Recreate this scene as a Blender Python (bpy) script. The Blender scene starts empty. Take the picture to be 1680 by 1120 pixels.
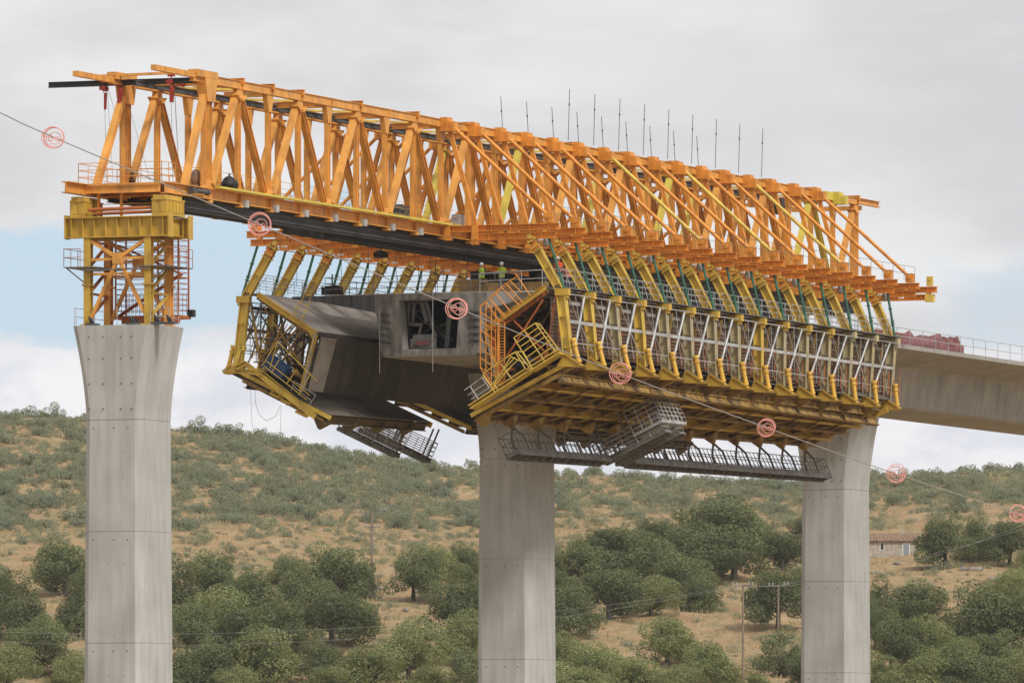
import bpy, bmesh, math, random
import numpy as np
from mathutils import Vector, Matrix
from mathutils.geometry import tessellate_polygon
from math import sin, cos, pi, radians as R
random.seed(7)
SC = bpy.context.scene

# ------------------------------------------------------------------ camera, sky, sun, exposure
F = 14487.0; YH = 1326.0                 # focal length and horizon row of the photograph, px of 1680
cam_d = bpy.data.cameras.new('camera'); cam = bpy.data.objects.new('camera', cam_d)
SC.collection.objects.link(cam); SC.camera = cam
cam.location = (0, 0, 0); cam.rotation_euler = (pi/2, 0, 0)
cam_d.sensor_width = 36; cam_d.lens = F/1680*36
cam_d.shift_y = (YH-560)/1680; cam_d.clip_start = 1; cam_d.clip_end = 20000

SUN_EL, SUN_AZ = R(48), R(140)           # azimuth measured clockwise from the view direction
W = bpy.data.worlds.new("World"); SC.world = W; W.use_nodes = True
nt = W.node_tree; N = nt.nodes; LK = nt.links
bg = N['Background']; bg.inputs['Strength'].default_value = 0.1
sky = N.new('ShaderNodeTexSky'); sky.sky_type = 'NISHITA'; sky.sun_disc = False
sky.sun_elevation = SUN_EL; sky.sun_rotation = SUN_AZ
tc = N.new('ShaderNodeTexCoord'); sep = N.new('ShaderNodeSeparateXYZ'); LK.new(tc.outputs['Generated'], sep.inputs[0])
def mth(op, a, b=None, c=None, clamp=False):
    n = N.new('ShaderNodeMath'); n.operation = op; n.use_clamp = clamp
    for i, v in enumerate((a, b, c)):
        if v is None: continue
        if isinstance(v, (int, float)): n.inputs[i].default_value = v
        else: LK.new(v, n.inputs[i])
    return n.outputs[0]
def wnoise(scale, detail=4, rough=.55, off=(0, 0, 0), sc=(1, 1, 1)):
    mp = N.new('ShaderNodeMapping'); mp.inputs['Location'].default_value = off; mp.inputs['Scale'].default_value = sc
    LK.new(tc.outputs['Generated'], mp.inputs[0])
    n = N.new('ShaderNodeTexNoise'); n.inputs['Scale'].default_value = scale
    n.inputs['Detail'].default_value = detail; n.inputs['Roughness'].default_value = rough
    LK.new(mp.outputs[0], n.inputs['Vector']); return n.outputs['Fac']
def wmix(f, a, b):
    n = N.new('ShaderNodeMix'); n.data_type = 'RGBA'
    if isinstance(f, (int, float)): n.inputs[0].default_value = f
    else: LK.new(f, n.inputs[0])
    for i, v in ((6, a), (7, b)):
        if isinstance(v, tuple): n.inputs[i].default_value = (*v, 1)
        else: LK.new(v, n.inputs[i])
    return n.outputs[2]
def sstep(x, a, b):
    n = N.new('ShaderNodeMapRange'); n.interpolation_type = 'SMOOTHSTEP'; n.clamp = True
    LK.new(x, n.inputs[0]); n.inputs[1].default_value = a; n.inputs[2].default_value = b
    n.inputs[3].default_value = 0; n.inputs[4].default_value = 1; return n.outputs[0]
elev = sep.outputs[2]; azx = sep.outputs[0]
n1 = wnoise(22, 5, .5, sc=(1, 1, 3.2)); n2 = wnoise(70, 5, .55, (3, 1, 2), (1, 1, 2.2)); n3 = wnoise(9, 3, .5, (5, 5, 5), (1, 1, 2.5))
wob = mth('MULTIPLY', mth('SUBTRACT', n2, .5), .016)
e2 = mth('ADD', elev, wob)
cloud = wmix(sstep(n1, .36, .66), (5.9, 5.9, 6.05), (7.4, 7.38, 7.4))
cloud = wmix(mth('MULTIPLY', sstep(n2, .45, .75), .35), cloud, (7.9, 7.85, 7.85))
# lower cloud layer near the hills is paler, with a clear blue gap on the left below the grey sheet
dk = mth('MULTIPLY', mth('MULTIPLY', sstep(azx, -.004, .03), sstep(e2, .066, .076)), mth('SUBTRACT', 1.0, mth('MULTIPLY', sstep(e2, .082, .092), .6)))
cloud = wmix(mth('MULTIPLY', dk, .55), cloud, (5.5, 5.5, 5.65))
low = mth('SUBTRACT', 1.0, sstep(e2, .0505, .0555))
cloud = wmix(mth('MULTIPLY', low, .75), cloud, wmix(sstep(n2, .4, .62), (6.6, 6.8, 7.5), (8.3, 8.2, 8.4)))
gap_v = mth('MULTIPLY', sstep(e2, .0520, .0552), mth('SUBTRACT', 1.0, sstep(e2, .0655, .0690)))
gap_l = mth('SUBTRACT', 1.0, sstep(azx, -.022, .004))
gap_r = mth('MULTIPLY', sstep(azx, .044, .056), mth('MULTIPLY', mth('SUBTRACT', 1.0, sstep(e2, .060, .063)), .6))
gap = mth('MULTIPLY', gap_v, mth('ADD', gap_l, gap_r, clamp=True))
blue = wmix(.75, sky.outputs[0], (5.0, 6.4, 7.9))
col = wmix(gap, cloud, blue)
# high clear spots elsewhere on the dome
up = mth('MULTIPLY', sstep(n3, .56, .70), sstep(elev, .2, .4))
col = wmix(mth('MULTIPLY', up, .5), col, sky.outputs[0])
LK.new(col, bg.inputs['Color'])
sun_d = bpy.data.lights.new('sun', 'SUN'); sun_d.energy = 2.5; sun_d.angle = R(11); sun_d.color = (1, .965, .92)
sun = bpy.data.objects.new('sun', sun_d); SC.collection.objects.link(sun)
sdir = Vector((sin(SUN_AZ)*cos(SUN_EL), cos(SUN_AZ)*cos(SUN_EL), sin(SUN_EL)))
sun.rotation_euler = (-sdir).to_track_quat('-Z', 'Y').to_euler()
vs = SC.view_settings; vs.view_transform = 'Standard'; vs.look = 'None'; vs.gamma = 1; vs.exposure = 0.22

# ------------------------------------------------------------------ bridge frame: s along the bridge, t across (far side +), z up
TH = R(22); CT, ST = cos(TH), sin(TH); D0 = 492.6; X0 = -21.386; L = 57.9
BROT = pi/2-TH
def B(s, t, z): return Vector((X0+s*ST-t*CT, D0+s*CT+t*ST, z))
def T(px, py, s):
    """point in the cross-section plane s that the photograph shows at (px,py)"""
    x = px-840; t = (F*(X0+s*ST)-x*(D0+s*CT))/(x*ST+F*CT)
    return Vector((s, t, (YH-py)*(D0+s*CT+t*ST)/F))
def S(px, py, t):
    x = px-840; s = (F*(X0-t*CT)-x*(D0+t*ST))/(x*CT-F*ST)
    return Vector((s, t, (YH-py)*(D0+s*CT+t*ST)/F))
def K(k): return 5.1+4.3*k
V = Vector

# ------------------------------------------------------------------ materials
MATS = {}
def mat(name, col, rough=.6, metal=0, var=.25, scale=1.2, dirt=None, dirt_amt=0, dirt_scale=(1, 1, 1), dscale=2.0, bump=0, bscale=8, rnd=0, spec=.4, dlo=.5, dhi=.75):
    m = bpy.data.materials.new(name); m.use_nodes = True; MATS[name] = m
    t = m.node_tree; n = t.nodes; l = t.links; b = n['Principled BSDF']
    b.inputs['Roughness'].default_value = rough; b.inputs['Metallic'].default_value = metal
    b.inputs['Specular IOR Level'].default_value = spec
    c = n.new('ShaderNodeTexCoord')
    def noise(sc, vs=(1, 1, 1), det=5):
        mp = n.new('ShaderNodeMapping'); mp.inputs['Scale'].default_value = vs; l.new(c.outputs['Object'], mp.inputs[0])
        x = n.new('ShaderNodeTexNoise'); x.inputs['Scale'].default_value = sc; x.inputs['Detail'].default_value = det
        l.new(mp.outputs[0], x.inputs['Vector']); return x.outputs['Fac']
    def mix(f, a, bb, bt='MIX'):
        x = n.new('ShaderNodeMix'); x.data_type = 'RGBA'; x.blend_type = bt
        if isinstance(f, (int, float)): x.inputs[0].default_value = f
        else: l.new(f, x.inputs[0])
        for i, v in ((6, a), (7, bb)):
            if isinstance(v, tuple): x.inputs[i].default_value = (*v, 1)
            else: l.new(v, x.inputs[i])
        return x.outputs[2]
    def ramp(f, a, bb):
        x = n.new('ShaderNodeMapRange'); x.clamp = True; l.new(f, x.inputs[0])
        x.inputs[1].default_value = a; x.inputs[2].default_value = bb; return x.outputs[0]
    lo = tuple(v*(1-var) for v in col); hi = tuple(min(.92, v*(1+var)) for v in col)
    cc = mix(ramp(noise(scale), .3, .7), lo, hi)
    if rnd:
        oi = n.new('ShaderNodeObjectInfo'); rr = n.new('ShaderNodeMapRange'); l.new(oi.outputs['Random'], rr.inputs[0])
        rr.inputs[3].default_value = 1-rnd; rr.inputs[4].default_value = 1+rnd
        cmb = n.new('ShaderNodeCombineColor'); 
        for i in range(3): l.new(rr.outputs[0], cmb.inputs[i])
        cc = mix(1.0, cc, cmb.outputs[0], 'MULTIPLY')
    if dirt:
        d = ramp(noise(dscale, dirt_scale, 7), dlo, dhi)
        mm = n.new('ShaderNodeMath'); mm.operation = 'MULTIPLY'; l.new(d, mm.inputs[0]); mm.inputs[1].default_value = dirt_amt
        cc = mix(mm.outputs[0], cc, dirt)
    l.new(cc, b.inputs['Base Color'])
    if bump:
        bp = n.new('ShaderNodeBump'); bp.inputs['Strength'].default_value = bump; bp.inputs['Distance'].default_value = .05
        l.new(noise(bscale), bp.inputs['Height']); l.new(bp.outputs[0], b.inputs['Normal'])
    return m
rust = (.13, .05, .02)
OR = mat('orange_paint', (.70, .33, .065), .5, var=.18, scale=.8, dirt=(.34, .13, .04), dirt_amt=.62, dscale=1.9, dirt_scale=(1, 1, .35), dlo=.48, dhi=.72)
OR2 = mat('bright_orange_paint', (.72, .29, .04), .5, var=.14, scale=.8, dirt=(.28, .08, .02), dirt_amt=.6, dscale=1.6, dlo=.48, dhi=.72)
RO = mat('red_orange_paint', (.42, .12, .03), .6, var=.2, dirt=rust, dirt_amt=.5)
YE = mat('yellow_paint', (.70, .50, .085), .5, var=.12, dirt=(.36, .23, .07), dirt_amt=.6, dscale=2.2, dirt_scale=(1, 1, .4), dlo=.42, dhi=.68)
YE2 = mat('weathered_yellow_paint', (.56, .36, .05), .55, var=.2, dirt=(.26, .15, .04), dirt_amt=.6, dscale=2.4, dlo=.42, dhi=.75)
YG = mat('pale_yellow_paint', (.62, .50, .08), .5, var=.12, dirt=(.36, .25, .05), dirt_amt=.5, dscale=2)
YB = mat('brown_yellow_steel', (.34, .21, .05), .65, var=.3, dirt=(.10, .06, .03), dirt_amt=.8, dscale=1.1, dlo=.38, dhi=.64)
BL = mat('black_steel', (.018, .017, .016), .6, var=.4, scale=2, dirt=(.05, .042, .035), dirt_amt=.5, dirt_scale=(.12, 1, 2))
DG = mat('dark_grey_steel', (.075, .078, .08), .6, var=.3)
GR = mat('galvanised_steel', (.46, .46, .45), .5, metal=.3, var=.25, dirt=(.16, .13, .10), dirt_amt=.6)
GD = mat('dirty_grey_steel', (.17, .16, .145), .65, metal=.1, var=.3, dirt=(.09, .07, .05), dirt_amt=.8)
GN = mat('green_paint', (.03, .13, .085), .5, var=.25, dirt=(.05, .05, .04), dirt_amt=.5)
RD = mat('red_paint', (.42, .05, .035), .5, var=.2, dirt=(.16, .03, .02), dirt_amt=.5)
BU = mat('blue_paint', (.025, .075, .20), .5, var=.2)
CO = mat('pier_concrete', (.438, .435, .413), .85, var=.13, scale=.35, dirt=(.29, .285, .26), dirt_amt=.6, dscale=2.2, dirt_scale=(1, 1, .10), bump=.15, bscale=14, dlo=.42, dhi=.74)
CD = mat('deck_concrete', (.355, .335, .30), .85, var=.16, scale=.35, dirt=(.21, .19, .165), dirt_amt=.5, dscale=1.3, dirt_scale=(1.2, 1, .25), bump=.15, bscale=10, dlo=.42, dhi=.7)
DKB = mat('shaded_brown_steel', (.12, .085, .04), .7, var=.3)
GDD = mat('dark_carrier_frame', (.12, .115, .105), .6, var=.3)  # plain dark grey for the frames inside the box
YS = mat('splashed_yellow_paint', (.52, .44, .22), .65, var=.18, dirt=(.36, .33, .26), dirt_amt=.8, dscale=1.5, dlo=.35, dhi=.6)
CS = mat('dark_end_concrete', (.24, .225, .20), .85, var=.25, scale=.9, dirt=(.10, .09, .08), dirt_amt=.85, dscale=1.6, dirt_scale=(1, 1.6, .5), dlo=.38, dhi=.66, bump=.2)
HO = mat('tie_hole_shadow', (.06, .055, .05), .9, var=.1)
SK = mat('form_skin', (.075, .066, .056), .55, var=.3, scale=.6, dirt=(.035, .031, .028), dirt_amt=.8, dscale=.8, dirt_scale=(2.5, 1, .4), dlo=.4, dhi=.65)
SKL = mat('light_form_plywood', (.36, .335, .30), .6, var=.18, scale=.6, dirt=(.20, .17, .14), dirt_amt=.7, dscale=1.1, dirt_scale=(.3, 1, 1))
SKM = mat('worn_floor_skin', (.22, .19, .155), .6, var=.25, scale=.5, dirt=(.09, .075, .065), dirt_amt=.8, dscale=.7, dirt_scale=(.5, 1, 1), dlo=.4, dhi=.65)
RB = mat('ribbed_brown_panel', (.21, .15, .105), .75, var=.35, scale=1.2, dirt=(.10, .075, .06), dirt_amt=.8, dscale=2.5)
BR = mat('brown_form_timber', (.23, .14, .085), .75, var=.35, scale=1.5, dirt=(.06, .045, .035), dirt_amt=.8, dirt_scale=(.2, 1, 3))
HV = mat('hi_vis_yellow', (.50, .75, .05), .7, var=.05); HVO = mat('hi_vis_orange', (.8, .13, .05), .7, var=.05)
NV = mat('dark_blue_cloth', (.02, .025, .045), .8); JN = mat('denim_cloth', (.10, .14, .22), .8); WH = mat('white_plastic', (.78, .78, .76), .4, var=.03)
SN = mat('skin_tone', (.42, .24, .16), .6, var=.05); REF = mat('reflective_strip', (.6, .62, .62), .4)
PK = mat('pink_marker_wire', (.82, .36, .31), .5, var=.1)
CB = mat('cable_steel', (.40, .39, .38), .5, metal=.4, var=.1)
TP = mat('dark_red_tarpaulin', (.19, .075, .075), .7, var=.35, scale=3, bump=.5, bscale=3)
PKM = mat('pink_barrier_mesh', (.55, .22, .20), .7, var=.2)

# ------------------------------------------------------------------ mesh builder and object helpers
BASE = {}
COL = SC.collection
class MB:
    def __init__(s): s.v = []; s.f = []; s.m = []; s.i = 0; s.sm = []
    def add(s, vs, fs, smooth=False):
        o = len(s.v); s.v += [V(p) for p in vs]
        for f in fs: s.f.append([o+i for i in f]); s.m.append(s.i); s.sm.append(smooth)
    def beam(s, a, b, w, h=None, up=(0, 0, 1)):
        h = w if h is None else h
        a, b = V(a), V(b); d = (b-a)
        if d.length < 1e-6: return
        d.normalize(); u = V(up)
        if abs(d.dot(u.normalized())) > .98: u = V((1, 0, 0))
        sd = d.cross(u).normalized(); u = sd.cross(d)
        P = []
        for q in (a, b):
            for i, j in ((-1, -1), (1, -1), (1, 1), (-1, 1)): P.append(q+sd*(w/2*i)+u*(h/2*j))
        s.add(P, [(3, 2, 1, 0), (4, 5, 6, 7), (0, 1, 5, 4), (1, 2, 6, 5), (2, 3, 7, 6), (3, 0, 4, 7)])
    def ibeam(s, a, b, w, h, tf=.03, tw=.02, up=(0, 0, 1), ribs=0):
        a, b = V(a), V(b); d = (b-a).normalized(); u = V(up)
        if abs(d.dot(u.normalized())) > .98: u = V((1, 0, 0))
        sd = d.cross(u).normalized(); u = sd.cross(d)
        s.beam(a+u*(h/2-tf/2), b+u*(h/2-tf/2), w, tf, u); s.beam(a-u*(h/2-tf/2), b-u*(h/2-tf/2), w, tf, u)
        s.beam(a, b, tw, h-2*tf-.002, u)
        for i in range(ribs):
            c = a+(b-a)*((i+.5)/ribs); s.beam(c-d*.012, c+d*.012, w*.92, h-2*tf-.004, u)
    def tube(s, a, b, r, n=6, r2=None):
        a, b = V(a), V(b); d = b-a
        if d.length < 1e-6: return
        d.normalize(); u = V((0, 0, 1)) if abs(d.z) < .9 else V((1, 0, 0))
        x = d.cross(u).normalized(); y = d.cross(x); r2 = r if r2 is None else r2
        P = [a+(x*cos(2*pi*i/n)+y*sin(2*pi*i/n))*r for i in range(n)]+[b+(x*cos(2*pi*i/n)+y*sin(2*pi*i/n))*r2 for i in range(n)]
        s.add(P, [(i, (i+1) % n, n+(i+1) % n, n+i) for i in range(n)], True)
        s.add(P[:n], [tuple(reversed(range(n)))]); s.add(P[n:], [tuple(range(n))])
    def path(s, pts, r, n=6):
        for a, b in zip(pts, pts[1:]): s.tube(a, b, r, n)
    def box(s, c, d):
        c = V(c); s.beam(c-V((d[0]/2, 0, 0)), c+V((d[0]/2, 0, 0)), d[1], d[2])
    def box2(s, a, b):
        s.box([(a[i]+b[i])/2 for i in range(3)], [abs(b[i]-a[i]) for i in range(3)])
    def prism(s, prof, s0, s1, hole=None):
        """profile in (t,z), swept along s"""
        loops = [prof]+([hole] if hole else [])
        flat = [p for lo in loops for p in lo]
        tri = tessellate_polygon([[V((p[0], p[1], 0)) for p in lo] for lo in loops])
        n = len(flat)
        vs = [(s0, p[0], p[1]) for p in flat]+[(s1, p[0], p[1]) for p in flat]
        fs = [tuple(t) for t in tri]+[tuple(n+i for i in reversed(t)) for t in tri]
        o = 0
        for lo in loops:
            m = len(lo)
            for i in range(m): fs.append((o+i, o+(i+1) % m, n+o+(i+1) % m, n+o+i))
            o += m
        s.add(vs, fs)
    def ring(s, c, R_, r, ax1, ax2, n=20, m=5, a0=0, a1=2*pi):
        c, ax1, ax2 = V(c), V(ax1).normalized(), V(ax2).normalized()
        pts = [c+(ax1*cos(a0+(a1-a0)*i/n)+ax2*sin(a0+(a1-a0)*i/n))*R_ for i in range(n+1)]
        s.path(pts, r, m)
    def ball(s, c, r, seg=10, rings=7):
        c = V(c); r = V((r, r, r)) if isinstance(r, (int, float)) else V(r)
        vs = [c+V((0, 0, r.z))]
        for i in range(1, rings):
            a = pi*i/rings
            for j in range(seg): vs.append(c+V((r.x*sin(a)*cos(2*pi*j/seg), r.y*sin(a)*sin(2*pi*j/seg), r.z*cos(a))))
        vs.append(c-V((0, 0, r.z))); fs = []
        for j in range(seg): fs.append((0, 1+j, 1+(j+1) % seg))
        for i in range(rings-2):
            for j in range(seg):
                a = 1+i*seg+j; b_ = 1+i*seg+(j+1) % seg; fs.append((a, a+seg, b_+seg, b_))
        e = len(vs)-1; o = 1+(rings-2)*seg
        for j in range(seg): fs.append((o+j, e, o+(j+1) % seg))
        s.add(vs, fs, True)
    def rail(s, pts, h=1.05, r=.025, post=1.4, up=(0, 0, 1), levels=(1, .52), pr=None, toe=0):
        up = V(up)
        for a, b in zip(pts, pts[1:]):
            a, b = V(a), V(b); n = max(1, round((b-a).length/post))
            for i in range(n+1):
                q = a+(b-a)*(i/n); s.tube(q, q+up*h, pr or r, 5)
            for l_ in levels: s.tube(a+up*(h*l_), b+up*(h*l_), r, 5)
            if toe: s.beam(a+up*toe/2, b+up*toe/2, .02, toe, up)
    def build(s, name, mats, parent=None, base=None, frame='B'):
        me = bpy.data.meshes.new(name)
        if parent is not None: base = BASE[parent.name]
        elif base is None:
            xs = [p.x for p in s.v]; ys = [p.y for p in s.v]; zs = [p.z for p in s.v]
            base = V(((min(xs)+max(xs))/2, (min(ys)+max(ys))/2, min(zs)))
        base = V(base)
        me.from_pydata([tuple(p-base) for p in s.v], [], s.f)
        for m in (mats if isinstance(mats, (list, tuple)) else [mats]): me.materials.append(m)
        me.polygons.foreach_set('material_index', s.m); me.polygons.foreach_set('use_smooth', s.sm)
        bm = bmesh.new(); bm.from_mesh(me); bmesh.ops.recalc_face_normals(bm, faces=bm.faces); bm.to_mesh(me); bm.free()
        o = bpy.data.objects.new(name, me); COL.objects.link(o)
        if parent is not None: o.parent = parent
        elif frame == 'B': o.location = B(*base); o.rotation_euler = (0, 0, BROT)
        else: o.location = base
        BASE[o.name] = base
        return o
def tag(o, label=None, cat=None, group=None, kind=None):
    for k, v in (('label', label), ('category', cat), ('group', group), ('kind', kind)):
        if v: o[k] = v
    return o
def thing(name, base, label, cat, group=None, frame='B'):
    o = bpy.data.objects.new(name, None); COL.objects.link(o); o.empty_display_size = .3
    base = V(base)
    if frame == 'B': o.location = B(*base); o.rotation_euler = (0, 0, BROT)
    else: o.location = base
    BASE[o.name] = base
    return tag(o, label, cat, group)
def copy_tree(o, parent=None):
    c = o.copy(); COL.objects.link(c)
    if parent is not None: c.parent = parent
    BASE[c.name] = BASE.get(o.name, V((0, 0, 0)))
    for ch in list(o.children): copy_tree(ch, c)
    return c
ONES = 'first second third fourth fifth sixth seventh eighth ninth tenth eleventh twelfth thirteenth fourteenth fifteenth sixteenth seventeenth eighteenth nineteenth'.split()
TENS = {2: 'twent', 3: 'thirt', 4: 'fort', 5: 'fift', 6: 'sixt', 7: 'sevent', 8: 'eight', 9: 'ninet'}
def nth(n):
    if n < 20: return ONES[n-1]
    if n >= 100: return 'one hundred and '+nth(n-100) if n > 100 else 'hundredth'
    a, b = divmod(n, 10)
    return TENS[a]+'ieth' if b == 0 else TENS[a]+'y-'+ONES[b-1]

# ------------------------------------------------------------------ terrain
RX = [-400, 0, 80, 140, 290, 420, 500, 560, 640, 700, 780, 900, 1000, 1100, 1300, 1450, 1550, 1640, 1700, 2100]
RY = [640, 678, 684, 692, 706, 718, 730, 746, 756, 764, 772, 778, 782, 788, 795, 784, 778, 772, 780, 800]
YN, YR = 1060.0, 1380.0
def sm(x): x = min(1, max(0, x)); return x*x*(3-2*x)
def hash_bump(x, y): return .55*sin(x*.11+1.3*sin(y*.07))*cos(y*.09+.8*sin(x*.05))+.25*sin(x*.31+y*.23)+.18*sin(x*.57-y*.41)
def ground_z(x, y):
    if y < 60: return -1.7-.02*y
    px = min(2100, max(-400, 840+x/y*F)); yr = float(np.interp(px, RX, RY))
    def prof(yy):
        q = (yy-YN)/(YR-YN); g = q*(1.12-.12*q)
        py = 1150+(yr-1150)*g
        return (YH-py)*yy/F
    if y < YN:
        z1 = prof(YN)-(YN-y)*.19; zf = -2.9-.012*(min(y, 500)-60)
        return max(z1, zf) if abs(z1-zf) > 6 else (z1+zf)/2+math.sqrt(((z1-zf)/2)**2+1.0)-0.0
    if y <= YR: return prof(y)+hash_bump(x, y)*sm((y-YN)/30)*(1-.5*sm((y-1300)/80))
    zr = prof(YR)+hash_bump(x, YR)*.5
    return zr-(min(y, 1900)-YR)*.06
def ground_at(px, py):
    kx = (px-840)/F; kz = (YH-py)/F; prev = 980.0; y = 980.0
    while y < YR+1:
        if ground_z(kx*y, y) > kz*y:
            a, b_ = prev, y
            for _ in range(14):
                m_ = (a+b_)/2
                if ground_z(kx*m_, m_) > kz*m_: b_ = m_
                else: a = m_
            return V((kx*b_, b_, ground_z(kx*b_, b_)))
        prev = y; y += 3
    y = YR-2; return V((kx*y, y, ground_z(kx*y, y)))
def build_ground():
    ys = list(np.arange(-300, 980, 40))+list(np.arange(980, 1420, 3.5))+[1450, 1500, 1600, 1800, 2200, 3000, 4500]
    xs = [-3000, -2000, -1200, -700, -400, -250, -170]+list(np.arange(-130, 131, 3.0))+[170, 250, 400, 700, 1200, 2000, 3000]
    vs = []; fs = []
    for y in ys:
        for x in xs: vs.append((x, y, ground_z(x, y)))
    nx = len(xs)
    for j in range(len(ys)-1):
        for i in range(nx-1): a = j*nx+i; fs.append((a, a+1, a+nx+1, a+nx))
    m = MB(); m.add(vs, fs, True); return m
gm = bpy.data.materials.new('dry_grass_ground'); gm.use_nodes = True
def ground_material(m):
    t = m.node_tree; n = t.nodes; l = t.links; b = n['Principled BSDF']; b.inputs['Roughness'].default_value = .95
    b.inputs['Specular IOR Level'].default_value = .1
    g = n.new('ShaderNodeNewGeometry')
    def noise(sc, vs=(1, 1, 1), det=6):
        mp = n.new('ShaderNodeMapping'); mp.inputs['Scale'].default_value = vs; l.new(g.outputs['Position'], mp.inputs[0])
        x = n.new('ShaderNodeTexNoise'); x.inputs['Scale'].default_value = sc; x.inputs['Detail'].default_value = det; x.inputs['Roughness'].default_value = .65
        l.new(mp.outputs[0], x.inputs['Vector']); return x.outputs['Fac']
    def ramp(f, a, bb):
        x = n.new('ShaderNodeMapRange'); x.clamp = True; l.new(f, x.inputs[0]); x.inputs[1].default_value = a; x.inputs[2].default_value = bb; return x.outputs[0]
    def mix(f, a, bb):
        x = n.new('ShaderNodeMix'); x.data_type = 'RGBA'
        if isinstance(f, float): x.inputs[0].default_value = f
        else: l.new(f, x.inputs[0])
        for i, v in ((6, a), (7, bb)):
            if isinstance(v, tuple): x.inputs[i].default_value = (*v, 1)
            else: l.new(v, x.inputs[i])
        return x.outputs[2]
    c = mix(ramp(noise(.11), .35, .65), (.33, .21, .11), (.40, .285, .16))
    c = mix(ramp(noise(.9, (1, .5, 1)), .40, .70), c, (.28, .19, .10))
    c = mix(ramp(noise(.28, (1, .6, 1)), .50, .66), c, (.20, .19, .095))
    c = mix(ramp(noise(2.3, (1, .3, 1), 8), .55, .75), c, (.43, .32, .19))
    l.new(c, b.inputs['Base Color'])
    bp = n.new('ShaderNodeBump'); bp.inputs['Strength'].default_value = .8; bp.inputs['Distance'].default_value = .25
    l.new(noise(1.6, (1, 1, 1), 8), bp.inputs['Height']); l.new(bp.outputs[0], b.inputs['Normal'])
ground_material(gm)
g = build_ground().build('ground', gm, base=(0, 0, 0), frame='W'); tag(g, kind='structure')

# ------------------------------------------------------------------ piers
def pier(s0, label):
    zt = 26.85; zb = min(ground_z(*B(s0, 0, 0)[:2])-1.5, -4)
    th = thing('concrete_pier', (s0, 0, zb), label, 'bridge pier', 'tall concrete piers of the viaduct')
    joints = [21.58-6.19*i for i in range(5)]
    def sec(z):
        f = max(0, z-21.58)/(zt-21.58); dn = max(0, 21.58-z)
        w = 3.5+.011*dn+1.56*f**1.6; d = 4.4+.011*dn+.1*f; c = .38
        return [(-d/2, -w/2+c), (-d/2, w/2-c), (-d/2+c, w/2), (d/2-c, w/2), (d/2, w/2-c), (d/2, -w/2+c), (d/2-c, -w/2), (-d/2+c, -w/2)]
    def loft(m, levels):
        vs = []; fs = []
        for z, ins in levels:
            for x, y in sec(z):
                k = 1-ins/2; vs.append((s0+x*k, y*k, z))
        n = 8
        for j in range(len(levels)-1):
            for i in range(n): fs.append((j*n+i, j*n+(i+1) % n, (j+1)*n+(i+1) % n, (j+1)*n+i))
        fs.append(tuple(reversed(range(n)))); fs.append(tuple((len(levels)-1)*n+i for i in range(n)))
        m.add(vs, fs)
    lv = [(zb, 0)]
    for j in reversed(joints):
        if j < zb+1: continue
        lv += [(j-.04, 0), (j-.035, .03), (j+.035, .03), (j+.04, 0)] if j > joints[0]-.1 and False else [(j-.03, 0), (j-.025, .02), (j+.02, .02), (j+.025, 0)]
    sh = MB(); loft(sh, lv[:-2]+[(joints[0]+.0, .03)])
    sh.i = 1
    for j in joints[:4]:
        for dz, ts in ((-.45, (1.15, -.1, -.95)), (-1.8, (.2, -.75)), (-3.2, (.2, -.7)), (-5.6, (.6, -.5))):
            z = j+dz
            if z < zb+1: continue
            d = 4.4+.011*(21.58-z); w = 3.5+.011*(21.58-z)
            for t_ in ts:
                sh.tube((s0-d/2-.003, t_, z), (s0-d/2+.05, t_, z), .045 if dz > -1 else .028, 8)
            for s_ in (-1.2, .9): sh.tube((s0+s_, -w/2-.003, z), (s0+s_, -w/2+.05, z), .025, 8)
    sh.build('shaft', [CO, HO], th)
    hd = MB(); loft(hd, [(joints[0]+.001, .03), (joints[0]+.03, .03), (joints[0]+.035, 0)]+[(joints[0]+.04+(zt-joints[0]-.04)*i/12, 0) for i in range(1, 13)])
    hd.i = 1
    for z in (22.2, 23.6, 25, 26.2):
        for t_ in (1.4, .55, -.55, -1.2): hd.tube((s0-2.25-.02, t_, z), (s0-2.1, t_, z), .035, 8)
    hd.build('pier_head', [CO, HO], th)
    if s0 > 10:
        for ds in (-1.2, 1.2):
            for dt in (-1.2, 1.2):
                m = MB(); m.box2((s0+ds-.4, dt-.4, zt), (s0+ds+.4, dt+.4, zt+.12)); m.box2((s0+ds-.3, dt-.3, zt+.12), (s0+ds+.3, dt+.3, zt+.42)); m.build('bearing', DG, th)
    return th
pier(0, 'bare light grey concrete pier at the left carrying the orange support tower')
pier(L, 'middle concrete pier under the open formwork, its flared head in shade')
pier(2*L, 'concrete pier at the right, behind the end of the yellow formwork')
pier(3*L, 'concrete pier of the finished deck, beyond the right edge of the photo') if False else None

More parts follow.
